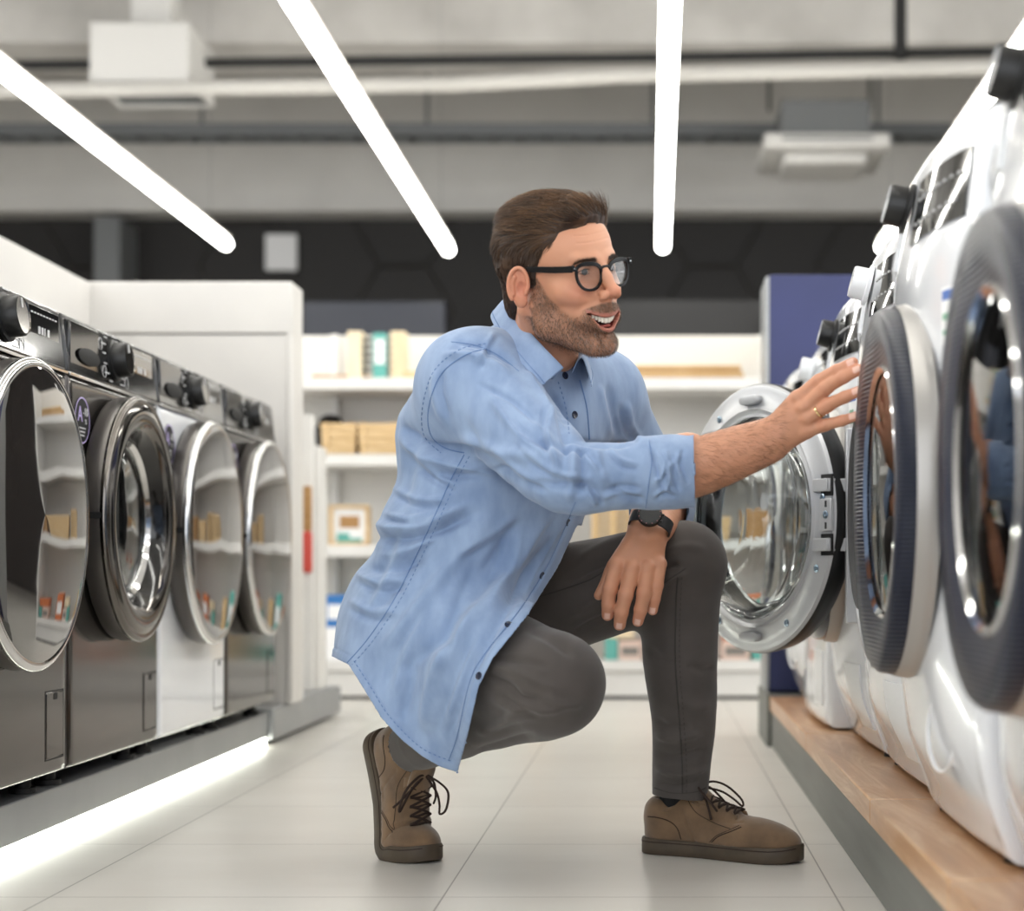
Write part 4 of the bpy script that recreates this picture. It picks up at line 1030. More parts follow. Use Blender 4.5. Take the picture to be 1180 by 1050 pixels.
# seams
seam('cuff_edge', [(748, 508), (751, 530), (748, 555), (744, 586)], .0010, M['chambray_in'], shirt, 0)
seam('placket_edge', [(668, 438), (676, 470), (679, 506)], .0016, M['stitch'], shirt, 0); seam('placket_stitch', [(643, 440), (652, 470), (656, 500)], .0008, M['stitch'], shirt, .0004, dash=1)
seam('armhole_seam', [(560, 402), (535, 410), (508, 432), (494, 470), (496, 500), (512, 516), (535, 522)], .0011, M['stitch'], shirt, 0)
seam('armhole_stitch', [(560, 396), (530, 403), (500, 428), (487, 470), (489, 502), (508, 522)], .0008, M['stitch'], shirt, .0004, dash=1)
seam('yoke_seam', [(520, 394), (548, 398), (575, 410), (598, 428)], .0008, M['stitch'], shirt, 0)
sds = [(535, 524), (520, 552), (503, 590), (480, 640), (455, 690), (425, 735), (400, 764)]
seam('side_seam', sds, .0010, M['stitch'], shirt, 0); seam('side_stitch', [(a+6, b+2) for a, b in sds], .0007, M['stitch'], shirt, .0004, dash=1)
hs = [(519, 877), (490, 865), (466, 845), (445, 821), (426, 790), (408, 762)]
seam('hem_stitch', hs, .0008, M['stitch'], shirt, .0004, dash=1)
seam('placket_stitch', [(a-11, b-3) for a, b in PLK[1:]][:-1]+[(517, 876)], .0007, M['stitch'], shirt, .0004, step=2.5)
def button(u, v, tree=None, r=.0062):
    h, n = cast(u, v, .0002)
    if h is None: return
    q = n.to_track_quat('Z', 'Y').to_matrix().to_4x4(); q.translation = h
    MB().lathe([(1e-4, 0), (r, 0), (r*1.02, .0012), (r*.9, .002), (r*.62, .0012), (1e-4, .0012)], 20, q).build('button', M['button'], shirt, smooth=True, auto=60)
for (a, b) in ((654, 602), (624, 663), (586, 720), (552, 779), (662, 478), (651, 433)): button(a, b)

# ------------------------------------------------------------------ trousers
v = Vol((-.60, 2.60, .06), (.16, 3.42, .66), .0034)
v.ell((-.365, 3.11, .43), (.100, .150, .110), .05, rot=np.stack([fd, sd, [0, 0, 1]], 1))
v.cone((-.335, 3.06, .50), (-.365, 3.10, .43), .10, .11, .05)
v.chain([LH+np.array([.03, -.01, .005]), LH*.5+LK*.5+np.array([0, 0, .0]), LK], [.100, .094, .074], .04)
v.chain([LK+np.array([.004, 0, .0]), A3(784, 710, 3.12), A3(784, 760, 3.12), A3(788, 829, 3.12), A3(785, 880, 3.125), A3(783, 922, 3.125)], [.070, .069, .0655, .057, .052, .0475], .03)
v.ell(LK+np.array([.012, -.005, .012]), (.066, .066, .066), .02)
v.chain([RH+np.array([.03, 0, 0]), RH*.5+RK*.5, RK], [.102, .098, .080], .04)
v.ell(RK+np.array([.008, -.008, .004]), (.080, .078, .078), .02)
RAt = RA+np.array([.008, -.012, .01])
v.chain([RK+np.array([-.015, .03, -.02]), RK*.6+RAt*.4+np.array([0, 0, .0]), RAt], [.070, .064, .044], .012)
V, Q = v.mesh(); V = relax(V, Q, 3); N = vnormals(V, Q)
FT = [
 ([(555, 776), (585, 788), (602, 804), (628, 806)], 5, -.0035), ([(555, 765), (592, 774), (625, 788), (655, 800)], 7, .003), ([(560, 800), (592, 815), (630, 819), (662, 812)], 7, .003), ([(560, 758), (600, 762), (640, 770)], 6, -.002), ([(578, 800), (600, 818), (625, 828)], 5, -.0025), ([(545, 842), (580, 840), (625, 832)], 6, -.002), ([(545, 845), (575, 835), (600, 818)], 7, .004),
 ([(600, 722), (630, 735), (665, 760)], 7, -.003), ([(625, 800), (650, 812), (675, 810)], 7, .003),
 ([(540, 870), (580, 858), (620, 845)], 6, -.004),
 # left thigh and knee
 ([(640, 680), (680, 655), (725, 640)], 7, -.004), ([(650, 715), (690, 690), (735, 670)], 7, .004), ([(655, 735), (690, 715), (728, 700)], 6, -.004), ([(660, 650), (700, 628), (740, 615)], 8, .003),
 ([(745, 672), (765, 655), (788, 650)], 5, -.005), ([(748, 690), (770, 668), (795, 660)], 5, .004), ([(760, 640), (790, 630), (818, 636)], 7, .002),
 # shin
 ([(745, 745), (765, 760), (790, 762)], 6, -.002), ([(752, 825), (770, 838), (800, 835)], 6, -.003), ([(752, 845), (775, 852), (812, 845)], 6, .004), ([(752, 868), (780, 872), (818, 862)], 6, -.004),
 ([(752, 885), (785, 893), (818, 884)], 5, .004), ([(755, 902), (780, 906), (812, 900)], 4, -.003), ([(792, 765), (808, 772), (826, 768)], 5, -.002), ([(770, 800), (800, 815), (824, 812)], 8, .002),
]
for (pl_, w_, a_) in FT: V = fold(V, N, pl_, w_*.8, a_*2.0)
V = V+N*(hashn(V, 30, 4)*.0013)[:, None]
u, vv = UV(V)
# cut: waist (hidden by the shirt) and ankle openings
c = np.full(len(V), 99.); c = np.where((V[:, 0] > -.1) & (V[:, 2] < .2), (V[:, 2]-.103+ (V[:, 0]-.05)*.10)*660, c)
da = nrm(RAt-RK); c = np.where((V[:, 0] < -.36) & (V[:, 2] < .34), -((V-(RAt-da*.0))@da)*660, c)
edge = (c < 0) & (c > -2.6); V = slide(V, c); V2, Q2, used = drop(V, Q, c > -2.6)
trs = np_obj('trousers', V2, Q2, M['trousers'], man); so = trs.modifiers.new('solid', 'SOLIDIFY'); so.thickness = .002; so.offset = -1
tb = BVHTree.FromPolygons([tuple(p) for p in V2.tolist()], [tuple(q) for q in Q2.tolist()])
seam('leg_seam', [(781, 665), (779, 700), (778, 760), (783, 830), (786, 880), (786, 915)], .0016, M['trouser_seam'], trs, 0, tree=tb)
seam('leg_stitch', [(786, 665), (784, 700), (783, 760), (788, 830), (791, 880), (791, 915)], .0008, M['trouser_seam'], trs, .0004, tree=tb, dash=1)
seam('inseam', [(612, 690), (640, 682), (680, 668), (700, 655)], .0013, M['trouser_seam'], trs, 0, tree=tb)
seam('hem_stitch', [(754, 908), (775, 914), (800, 913), (813, 908)], .0009, M['trouser_seam'], trs, .0003, tree=tb)
seam('pocket_seam', [(765, 672), (777, 664), (790, 655)], .0013, M['trouser_seam'], trs, 0, tree=tb)

# ------------------------------------------------------------------ shoes
def shoe(name, mtx, bend=0, label=None):
    """local: x forward (heel 0 .. toe .305), y towards the person's left, z up"""
    def hw(x):   # half width of the sole
        if x < .036: return .036*math.sqrt(max(0, 1-((.036-x)/.0362)**2))+.0005
        if x > .235: return .0492*math.sqrt(max(0, 1-((x-.235)/.0695)**2))+.0005
        return float(np.interp(x, [.036, .08, .13, .18, .21, .235], [.0362, .0360, .0375, .045, .0488, .0497]))
    def T(V):
        V = np.array(V, dtype=float)
        if bend:
            xb_, zb_ = .212, .018; th = np.clip((xb_+.03-V[:, 0])/.06, 0, 1); th = th*th*(3-2*th)*bend
            dx = V[:, 0]-xb_; dz = V[:, 2]-zb_; W = V.copy()
            W[:, 0] = xb_+dx*np.cos(th)-(-dz)*np.sin(th)*-1*-1 if False else xb_+dx*np.cos(th)+dz*np.sin(th)
            W[:, 2] = zb_-dx*np.sin(th)+dz*np.cos(th); V = W
        h = np.concatenate([V, np.ones((len(V), 1))], 1)@np.array(mtx).T; return h[:, :3]
    s = empty(name, (0, 0, 0)); s.parent = man; s.matrix_parent_inverse = Matrix.Translation(-man.location)
    # sole loft
    xs = np.concatenate([.036-.036*np.cos(np.linspace(0, PI/2, 10))[:-1], np.linspace(.036, .235, 30), .235+.069*np.sin(np.linspace(0, PI/2, 12))[1:]]); nn = 28; VV = []
    for x in xs:
        w = float(hw(x)); toe = max(0, (x-.25)/.055)**2*.006
        w = max(w, .0028)
        cs = [(-w+.0025, .0), (-w, .003), (-w, .024), (-w+.002, .0275), (-w*.5, .0275), (0, .0275), (w*.5, .0275), (w-.002, .0275), (w, .024), (w, .003), (w-.0025, 0), (w*.5, 0), (0, 0), (-w*.5, 0)]
        for (y, z) in cs: VV.append((x, y+.004*math.sin(x/.3*PI), z+toe))
    k = 14; n = len(xs); fs = [(i*k+j, i*k+(j+1) % k, (i+1)*k+(j+1) % k, (i+1)*k+j) for i in range(n-1) for j in range(k)]
    W = T(VV); mb = MB(); mb.add([Vector(p) for p in W], fs+[tuple(range(k)), tuple((n-1)*k+j for j in range(k))])
    mb.build('sole', M['sole'], s, smooth=True, auto=50)
    # groove stitch line on top edge of sole
    for sg in (-1, 1):
        P = T([(x, sg*(float(hw(x))+.0003)+.004*math.sin(x/.3*PI), .0225+max(0, (x-.25)/.055)**2*.006) for x in np.linspace(.004, .300, 60)])
        MB().tube([Vector(p) for p in P], .0009, 5).build('sole_groove', M['lace'], s, smooth=True)
    # upper (flat) as a volume
    w = Vol((-.02, -.07, .0), (.33, .07, .15), .0024)
    P3 = lambda x, z: (x, .004*math.sin(x/.3*PI), z)
    w.ell(P3(.05, .045), (.048, .034, .055), .015); w.ell(P3(.042, .075), (.036, .030, .03), .02)
    w.ell(P3(.12, .045), (.07, .037, .050), .02); w.ell(P3(.195, .034), (.075, .047, .040), .02); w.ell(P3(.235, .031), (.065, .045, .035), .015)
    w.cone(P3(.085, .085), P3(.16, .062), .027, .024, .02)
    w.half((0, 0, .026), (0, 0, -1))
    w.ell(P3(.055, .13), (.040, .026, .060), .004, '-')
    V, Q = w.mesh(); V = relax(V, Q, 3); N = vnormals(V, Q)
    # panel seams pressed in, toe creases
    cr = np.zeros(len(V))
    for (x0, amp, wd) in ((.188, -.0016, .004), (.200, .0014, .004), (.176, .0014, .004)):
        cr += amp*np.exp(-((V[:, 0]-x0)/wd)**2)*sm(.04, .06, V[:, 2])*(1.5 if bend else .5)
    heel = np.exp(-(((V[:, 0]-.105+.5*(V[:, 2]-.05)))/.0022)**2)*-.0012*(V[:, 2] < .085)
    apron = np.exp(-((np.abs(V[:, 1]-.004)-.030-(V[:, 0]-.19)*-.1)/.0022)**2)*-.0012*(V[:, 0] > .10)*(V[:, 0] < .205)*(V[:, 2] > .035)
    V = V+N*(cr+heel+apron+hashn(V, 120, 5)*.0006)[:, None]
    up = np_obj('upper', T(V), Q, M['suede'], s); 
    ub = BVHTree.FromPolygons([tuple(p) for p in V.tolist()], [tuple(q) for q in Q.tolist()])
    def line(nm, pts, r=.0009, m='lace'):
        for sg in (-1, 1):
            c_, _ = catmull(np.array([(a, 0, b) for a, b in pts]), np.zeros(len(pts)), 6); P = []
            for (a, _y, b) in c_:
                hh = ub.ray_cast(Vector((a, sg*.1, b)), Vector((0, -sg, 0)))
                if hh[0]: P.append((hh[0].x, hh[0].y+sg*.0002, hh[0].z))
            if len(P) > 2: MB().tube([Vector(p) for p in T(P)], r, 5).build(nm, M[m], s, smooth=True)
    line('heel_seam', [(.088, .030), (.082, .048), (.068, .060), (.045, .066), (.022, .066)])
    line('quarter_seam', [(.150, .030), (.165, .042), (.188, .052), (.205, .060)]); line('quarter_seam', [(.146, .030), (.161, .043), (.184, .054), (.200, .062)], .0006)
    line('eyestay_seam', [(.095, .100), (.115, .080), (.15, .064), (.185, .056)], .0007)
    # tongue, lining, sock
    w = Vol((0, -.05, .04), (.2, .05, .17), .0026)
    w.chain([P3(.155, .078), P3(.12, .098), P3(.098, .122), P3(.092, .132)], [.010, .014, .013, .010], 0)
    V, Q = w.mesh(); V[:, 1] = (V[:, 1]-.004)*1.7+.004; V = relax(V, Q, 3); np_obj('tongue', T(V), Q, M['suede_light'], s)
    w = Vol((0, -.06, .02), (.14, .06, .17), .003)
    w.chain([P3(.062, .06), P3(.064, .10), P3(.068, .150)], [.029, .031, .034], 0)
    V, Q = w.mesh(); V = relax(V, Q, 3); np_obj('sock', T(V), Q, M['sock'], s)
    # laces
    lz = MB()
    def top(x, y): # height of the throat
        return np.interp(x, [.09, .12, .15, .17, .19, .21], [.118, .104, .091, .085, .080, .074])-abs(y)**2*10
    rows = [.185, .170, .155, .140, .125, .110]
    for i, x in enumerate(rows):
        P = T([(x+.002*math.sin(j), .004+y, top(x, y)+.003) for j, y in enumerate(np.linspace(-.021, .021, 7))]); lz.tube([Vector(p) for p in P], .0022, 6)
        if i < len(rows)-1:
            for sg in (-1, 1):
                P = T([(x+(rows[i+1]-x)*t, .004+sg*(.021-.042*t), top(x+(rows[i+1]-x)*t, .021-.042*t)+.005) for t in np.linspace(0, 1, 6)]); lz.tube([Vector(p) for p in P], .0022, 6)
    lz.build('laces', M['lace'], s, smooth=True)
    bw_ = MB()
    for sg, dx in ((-1, .0), (1, .012)):
        P = [(.108, .004, .122), (.112+dx, .004+sg*.02, .128), (.130+dx, .004+sg*.042, .118), (.155+dx, .004+sg*.047, .096), (.160+dx, .004+sg*.040, .085), (.145+dx, .004+sg*.034, .098), (.125+dx, .004+sg*.022, .112), (.108, .004, .120)]
        c_, _ = catmull(np.array(P), np.zeros(len(P)), 5); bw_.tube([Vector(p) for p in T(c_)], .0021, 6)
        P = [(.108, .004, .121), (.12, .004+sg*.016, .118), (.14, .004+sg*.034, .092), (.15, .004+sg*.042, .070)]
        c_, _ = catmull(np.array(P), np.zeros(len(P)), 5); bw_.tube([Vector(p) for p in T(c_)], .0021, 6)
    bw_.tube([Vector(p) for p in T([(.103, -.002, .121), (.109, .004, .124), (.114, .010, .121)])], .005, 8)
    bw_.build('lace_bow', M['lace'], s, smooth=True)
    # collar edge
    cl = [(.055+.041*math.cos(a), .004+.0315*math.sin(a), .082+.012*math.cos(a)+.004*math.cos(2*a)) for a in np.linspace(R(55), R(305), 30)]
    MB().tube([Vector(p) for p in T(cl)], .0042, 8).build('collar', M['suede_light'], s, smooth=True)
    for sg in (-1, 1): # eyelet facings
        P = []; 
        fs_ = []
        for x in np.linspace(.105, .19, 10):
            for y in (.015, .021, .027): P.append((x, .004+sg*y, top(x, y)+.0005-(y-.015)*.75))
        for i in range(9):
            for j in range(2): fs_.append((i*3+j, i*3+j+1, (i+1)*3+j+1, (i+1)*3+j))
        mb = MB(); mb.add([Vector(p) for p in T(P)], fs_); o = mb.build('eyelet_facing', M['suede_light'], s, smooth=True)
        m_ = o.modifiers.new('s', 'SOLIDIFY'); m_.thickness = .003; m_.offset = 1
    return s
YY = 0
yl = math.atan2(3.03-3.17, .258+.013)
shoe('shoe', Matrix.Translation((-.015, 3.172, 0)) @ Matrix.Rotation(yl, 4, 'Z'))
yr = math.atan2(-.74, .67)
tip = Vector((-.375, 3.03, 0)); dr_ = Vector((math.cos(yr), math.sin(yr), 0))
shoe('shoe', Matrix.Translation(tip-dr_*.304) @ Matrix.Rotation(yr, 4, 'Z'), bend=R(72))

# ------------------------------------------------------------------ skin: one body mesh
SK = np.array(lin('#c48d6f')[:3]); SKR = np.array(lin('#c47a62')[:3]); LIP = np.array(lin('#a86a5c')[:3]); BRD = np.array(lin('#5e4636')[:3]); NAIL = np.array(lin('#e6c0b0')[:3]); DK = np.array(lin('#8a5a45')[:3])
pieces = []
# hidden trunk and limbs, slimmer than the clothes
v = Vol((-.60, 2.6, .10), (.16, 3.4, .92), .009)
v.ell((-.225, 3.00, .700), (.10, .15, .16), .04, rot=ROT); v.ell((-.35, 3.09, .45), (.075, .11, .10), .06, rot=np.stack([fd, sd, [0, 0, 1]], 1))
v.cone((-.24, 3.0, .66), (-.34, 3.07, .48), .09, .08, .06); v.cone(RS, LS+np.array([0, 0, -.01]), .050, .048, .05); v.cone(nb, (-.23, 2.98, .78), .05, .08, .05)
v.chain([RS, RE, RW*.6+RE*.4], [.055, .044, .036], .03, sub=2); v.chain([LS, LE, LW*.5+LE*.5], [.052, .042, .038], .03, sub=2)
v.chain([RH, RK], [.085, .06], .04, sub=2); v.chain([LH, LK], [.085, .058], .04, sub=2)
v.chain([RK, RK*.3+RA*.7], [.048, .032], .03, sub=2); v.chain([LK, LA], [.05, .032], .03, sub=2)
V, Q = v.mesh(); V = relax(V, Q, 2); pieces.append((V, Q, np.tile(SK, (len(V), 1))))

def hand(wr, fore, mcp, fingers, thumb, palm_pts, nrm_back, hw_=.0, nailside=None, sc=1.0):
    """wr wrist, fore point up the forearm, fingers: list of joint chains from knuckle to tip"""
    allp = np.array([wr, fore]+[p for f in fingers for p in f]+list(thumb))
    v = Vol(allp.min(0)-.045, allp.max(0)+.045, .0017)
    nb_ = nrm(nrm_back)
    ax_ = nrm(wr-fore); lat = np.cross(nb_, ax_); lat /= np.linalg.norm(lat); nn = np.cross(ax_, lat)
    # forearm as flattened ellipsoids blended
    n = 14
    for i in range(n):
        t = i/(n-1); p = fore*(1-t)+wr*t; a = .0395*(1-t)+.0285*t+.003*math.sin(t*3); b = .037*(1-t)+.0205*t
        v.ell(p, (a, .03, b), .015, rot=np.stack([lat, ax_, nn], 1))
    for (a, b, ra, rb) in palm_pts: v.cone(a, b, ra, rb, .012)
    for f, rs in fingers_r(fingers):
        v.chain(f, rs, .005, sub=3)
    if thumb: v.chain(thumb, [.0125, .0115, .0100, .0082][:len(thumb)], .010, sub=3)
    # knuckles and finger joints
    for f, rs in fingers_r(fingers):
        v.ell(np.array(f[0])+nb_*.004, (.0095, .0095, .008), .008)
        for j in (1, 2): v.ell(np.array(f[j])+nb_*.0012, (rs[j]*1.03,)*3, .003)
    V, Q = v.mesh(); V = relax(V, Q, 2, .4); N = vnormals(V, Q)
    C = np.tile(SK, (len(V), 1)); C += (hashn(V, 60, 9)*.012)[:, None]*np.array([1, .7, .6])
    def blend(m, col): nonlocal C; C = C*(1-m[:, None])+col*m[:, None]
    for f, rs in fingers_r(fingers):
        for j, wgt in ((0, .35), (1, .6), (2, .45)):
            d = np.linalg.norm(V-f[j], axis=1); blend(wgt*np.exp(-(d/.009)**2), SKR)
        # creases over the middle joint
        a = nrm(np.array(f[2])-np.array(f[0])); s_ = (V-np.array(f[1]))@a; d = np.linalg.norm(V-np.array(f[1]), axis=1)
        for o in (-.003, 0, .003): V = V-N*(.0005*np.exp(-((s_-o)/.0007)**2)*(d < .012)*((N@nb_) > .2))[:, None]
        tip = np.array(f[-1]); td = nrm(tip-np.array(f[-2])); blend(.5*np.exp(-(np.linalg.norm(V-tip, axis=1)/.012)**2), SKR)
        # nail: flattened plate set into the back of the tip
        nl = nb_ if nailside is None else nrm(nailside); nl = nrm(nl-td*(nl@td)); lt = np.cross(td, nl)
        q = V-(tip-td*.001); l = q@td; w_ = q@lt; hgt = q@nl
        m = (sm(.0016, .0, np.abs(l)-.0052)*sm(.0012, 0, np.abs(w_)-.0046)*(hgt > .0022)); blend(m*.85, NAIL)
        V = V-N*(.0005*m*(1-sm(.0008, .0, np.abs(np.abs(w_)-.0048))))[:, None]
        rim = np.exp(-((np.maximum(np.abs(l)/.0060, np.abs(w_)/.0053)-1)/.12)**2)*(hgt > .0015)*(np.abs(l) < .009)*(np.abs(w_) < .008); V = V-N*(.0005*rim)[:, None]; blend(rim*.35, SKR)
    # tendons and veins on the back
    for f in fingers:
        a = np.array(f[0]); b = a*.35+np.array(wr)*.65; d = b-a; h = np.clip(((V-a)@d)/(d@d), 0, 1); dist = np.linalg.norm(V-a-h[:, None]*d+nb_*-.012, axis=1)
        V = V+N*(.0013*np.exp(-(np.linalg.norm(np.cross(V-a, nrm(d)), axis=1)/.004)**2)*((N@nb_) > .4)*np.sin(np.pi*h))[:, None]
    rs_ = np.random.RandomState(3)
    V = V+N*(hashn(V, 260, 3)*.00025+np.abs(hashn(V, 95, 6))*.0006)[:, None]
    return V, Q, C
FK = [1.0]
def fingers_r(F): 
    R4 = [(.0098, .0090, .0082, .0072), (.0100, .0092, .0084, .0074), (.0096, .0088, .0080, .0070), (.0086, .0080, .0072, .0064)]
    return [(f, tuple(q*FK[0] for q in R4[i])) for i, f in enumerate(F)]
# right hand, reaching; the back faces the aisle
wR = A3(888, 507, 2.715); fR = A3(786, 545, 2.705)
FR = [[A3(921, 458, 2.690), A3(944, 439, 2.676), A3(965, 427, 2.655), A3(983, 418, 2.640)],
      [A3(927, 470, 2.684), A3(951, 448, 2.664), A3(972, 435, 2.645), A3(990, 426, 2.630)],
      [A3(931, 483, 2.685), A3(954, 467, 2.664), A3(973, 458, 2.645), A3(989, 451, 2.632)],
      [A3(931, 497, 2.692), A3(951, 490, 2.675), A3(970, 485, 2.660), A3(985, 480, 2.648)]]
TH = [A3(893, 495, 2.735), A3(915, 470, 2.745), A3(935, 455, 2.745), A3(952, 447, 2.735)]
PP = [(wR+np.array([.0, 0, .010]), FR[0][0]+np.array([-.004, .006, -.002]), .0185, .0125), (wR+np.array([.002, 0, .004]), FR[1][0]+np.array([-.004, .006, 0]), .0185, .0135),
      (wR+np.array([.002, 0, -.003]), FR[2][0]+np.array([-.004, .006, 0]), .0185, .0130), (wR+np.array([.0, 0, -.010]), FR[3][0]+np.array([-.004, .006, .0]), .0185, .0125)]
FK[0] = 1.12
HR = hand(wR, fR, None, FR, TH, PP, (-.35, -.9, .15)); pieces.append(HR)
# left hand hanging over the thigh
wL = A3(746, 616, 3.00); fL = LE*.55+LW*.45
FL = [[A3(711, 652, 2.985), A3(703, 679, 2.975), A3(701, 697, 2.978), A3(700, 709, 2.984)],
      [A3(729, 654, 2.980), A3(721, 686, 2.968), A3(716, 706, 2.972), A3(714, 720, 2.980)],
      [A3(746, 654, 2.983), A3(742, 684, 2.970), A3(738, 703, 2.975), A3(735, 716, 2.982)],
      [A3(760, 650, 2.990), A3(757, 675, 2.980), A3(754, 691, 2.983), A3(752, 703, 2.989)]]
TH = [A3(724, 628, 3.012), A3(707, 652, 3.020), A3(698, 672, 3.020), A3(690, 686, 3.016)]
PP = [(wL+np.array([-.010, .002, 0]), FL[0][0]+np.array([.003, .007, .006]), .0200, .0150), (wL+np.array([-.003, .002, 0]), FL[1][0]+np.array([.001, .007, .006]), .0185, .0135),
      (wL+np.array([.004, .002, 0]), FL[2][0]+np.array([0, .007, .006]), .0185, .0130), (wL+np.array([.010, .002, 0]), FL[3][0]+np.array([-.003, .007, .006]), .0180, .0120)]
FK[0] = 1.36
HL = hand(wL, fL, None, FL, TH, PP, (0, -1, .18)); pieces.append(HL)

# ------------------------------------------------------------------ head (local: x to his right, y forward, z up)
yaw = R(49); rollv = R(13); pit = R(-5)
HO = np.array([-.147, 2.835, .960]); HS = 1.0
fh = np.array([math.sin(yaw), -math.cos(yaw), 0]); xh = np.array([-math.cos(yaw), -math.sin(yaw), 0]); zh = np.array([0, 0, 1.])
def rot_about(v_, ax, a): ax = nrm(ax); return v_*math.cos(a)+np.cross(ax, v_)*math.sin(a)+ax*(ax@v_)*(1-math.cos(a))
fh = rot_about(fh, xh, pit); zh = rot_about(zh, xh, pit)
xh2 = rot_about(xh, fh, -rollv*-1 if False else rollv); zh2 = rot_about(zh, fh, rollv)
if xh2[2] > 0: xh2 = rot_about(xh, fh, -rollv); zh2 = rot_about(zh, fh, -rollv)
xh, zh = xh2, zh2
HM = np.stack([xh, fh, zh], 1)*HS      # columns
def H2W(P): return np.asarray(P)@HM.T+HO
nloc = (nb+np.array([.0, .0, -.03])-HO)@HM/HS**2     # neck base in head space
h = Vol((-.098, -.125, -.21), (.098, .14, .15), .0016)
h.ell((0, -.014, .040), (.076, .096, .082), .02)
h.ell((0, .030, .050), (.064, .062, .062), .02)
h.ell((0, .036, .000), (.060, .056, .060), .02)
for s in (-1, 1):
    h.ell((s*.0445, .0560, -.012), (.022, .022, .020), .016)
    h.cone((s*.057, .004, -.030), (s*.050, .012, -.066), .017, .018, .02)
    h.cone((s*.050, .012, -.066), (s*.020, .072, -.101), .017, .015, .02)
h.ell((0, .064, -.036), (.038, .034, .036), .018)
h.ell((0, .040, -.060), (.048, .045, .042), .02)
h.ell((0, .078, -.102), (.022, .017, .017), .014)
h.ell((0, .090, -.104), (.012, .008, .010), .010)
# neck
h.chain([(0, -.022, -.02), (nloc[0]*.35, -.03+nloc[1]*.25, -.095), (nloc[0]*.8, nloc[1]*.8, nloc[2]*.85), tuple(nloc)], [.056, .055, .058, .064], .02, sub=3)
for s in (-1, 1): h.cone((s*.058, -.028, -.04), (s*.02+nloc[0], nloc[1]+.045, nloc[2]), .011, .010, .02)
h.ell((nloc[0]*.6, .025+nloc[1]*.4, -.125), (.012, .012, .014), .02)
# brow, sockets
for s in (-1, 1):
    h.cone((s*.012, .0865, .034), (s*.040, .0765, .036), .0075, .0065, .010)
    h.ell((s*.031, .098, .0155), (.0175, .0150, .0125), .010, '-')
    h.ell((s*.031, .0745, .0160), (.0140, .0137, .0132), .005)
    h.ell((s*.031, .0885, .0158), (.0125, .0062, .0036), .0012, '-')
    h.cone((s*.020, .0865, .0035), (s*.044, .076, .004), .0035, .0035, .006)
# nose
h.cone((0, .0855, .030), (0, .101, .004), .0075, .0088, .010); h.cone((0, .099, .006), (0, .1125, -.018), .0082, .0098, .006)
h.ell((0, .1160, -.0175), (.0095, .0092, .0085), .005)
for s in (-1, 1):
    h.ell((s*.0138, .1030, -.0225), (.0080, .0115, .0085), .003); h.ell((s*.0070, .1090, -.0310), (.0042, .0065, .0040), .003, '-')
h.cone((0, .100, -.030), (0, .098, -.040), .0065, .006, .008)
# cheeks lifted by the smile
for s in (-1, 1):
    h.ell((s*.0370, .0720, -.020), (.0180, .0150, .0150), .010)
    h.chain([(s*.0190, .0985, -.024), (s*.0300, .0930, -.038), (s*.0425, .0800, -.056), (s*.043, .072, -.070)], [.0030, .0030, .0030, .0025], .005, '-', sub=3)
# lips and open mouth
def mz(x): return -.0575+9.0*x*x
def my(x): return .0990-14.0*x*x
MW = .0360
xs_ = np.linspace(-MW, MW, 11)
h.ell((0, .0800, -.056), (.042, .0200, .023), .012)
h.chain([(x, my(x), mz(x)+.001+.0025*(1-(x/MW)**2)) for x in xs_], [.0022+.0004*(1-(abs(x)/MW)**2) for x in xs_], .003, sub=2)
h.chain([(x, my(x)-.004, mz(x)-.0200*(1-(x/MW)**2)) for x in xs_], [.0026+.0022*(1-(abs(x)/MW)**2) for x in xs_], .003, sub=2)
for i in range(17):
    x = -.0335+.067*i/16; q = 1-(x/.0355)**2; h.ell((x, my(x)-.003, mz(x)-.0008-.0082*q), (.0036, .0150, .0012+.0080*q), .0010, '-')
# ears
def ear(s):
    E0 = np.array([s*.0740, -.006, .002]); tilt = R(-12); fl = R(28)
    uy = np.array([0, math.cos(tilt), math.sin(tilt)]); uz = np.array([0, -math.sin(tilt), math.cos(tilt)])
    oy = nrm(uy*math.cos(fl)-np.array([s, 0, 0])*math.sin(fl)); on = np.cross(oy, uz)
    if on[0]*s < 0: on = -on
    rt = np.stack([on, oy, uz], 1); C0 = E0-oy*.008+on*.004
    h.ell(C0, (.0040, .0170, .0290), .004, rot=rt); h.ell(C0-uz*.025+oy*.005+on*.002, (.0048, .0100, .0110), .005, rot=rt)
    P = []
    for a in np.linspace(R(-5), R(235), 16): P.append(C0+on*.0052+oy*(math.cos(a)*.0160)+uz*(math.sin(a)*.0275))
    h.chain(P, [.0034]*16, .0015, sub=2)
    P = [C0+on*.0050+oy*(-.0065-.0025*math.sin(q*3.1))+uz*(.013-.028*q) for q in np.linspace(0, 1, 6)]; h.chain(P, [.0028]*6, .002, sub=2)
    h.ell(C0+on*.0075+oy*.0045-uz*.004, (.0080, .0070, .0110), .002, '-', rot=rt)
    h.ell(C0+on*.0065+oy*.0050-uz*.004, (.0050, .0080, .0120), .002, '-', rot=rt)
    h.ell(C0+on*.006+oy*.0135-uz*.008, (.0040, .0040, .0065), .002, rot=rt)
ear(1); ear(-1)
V, Q = h.mesh(); V = relax(V, Q, 2, .35); N = vnormals(V, Q)
V = V-N*(.0007*np.exp(-(np.abs(np.sin((V[:, 2]-.05)*280+.4*np.sin(V[:, 0]*60)))/.25)**2)*(V[:, 2] > .052)*(V[:, 2] < .078)*(V[:, 1] > .06)*(np.abs(V[:, 0]) < .04))[:, None]
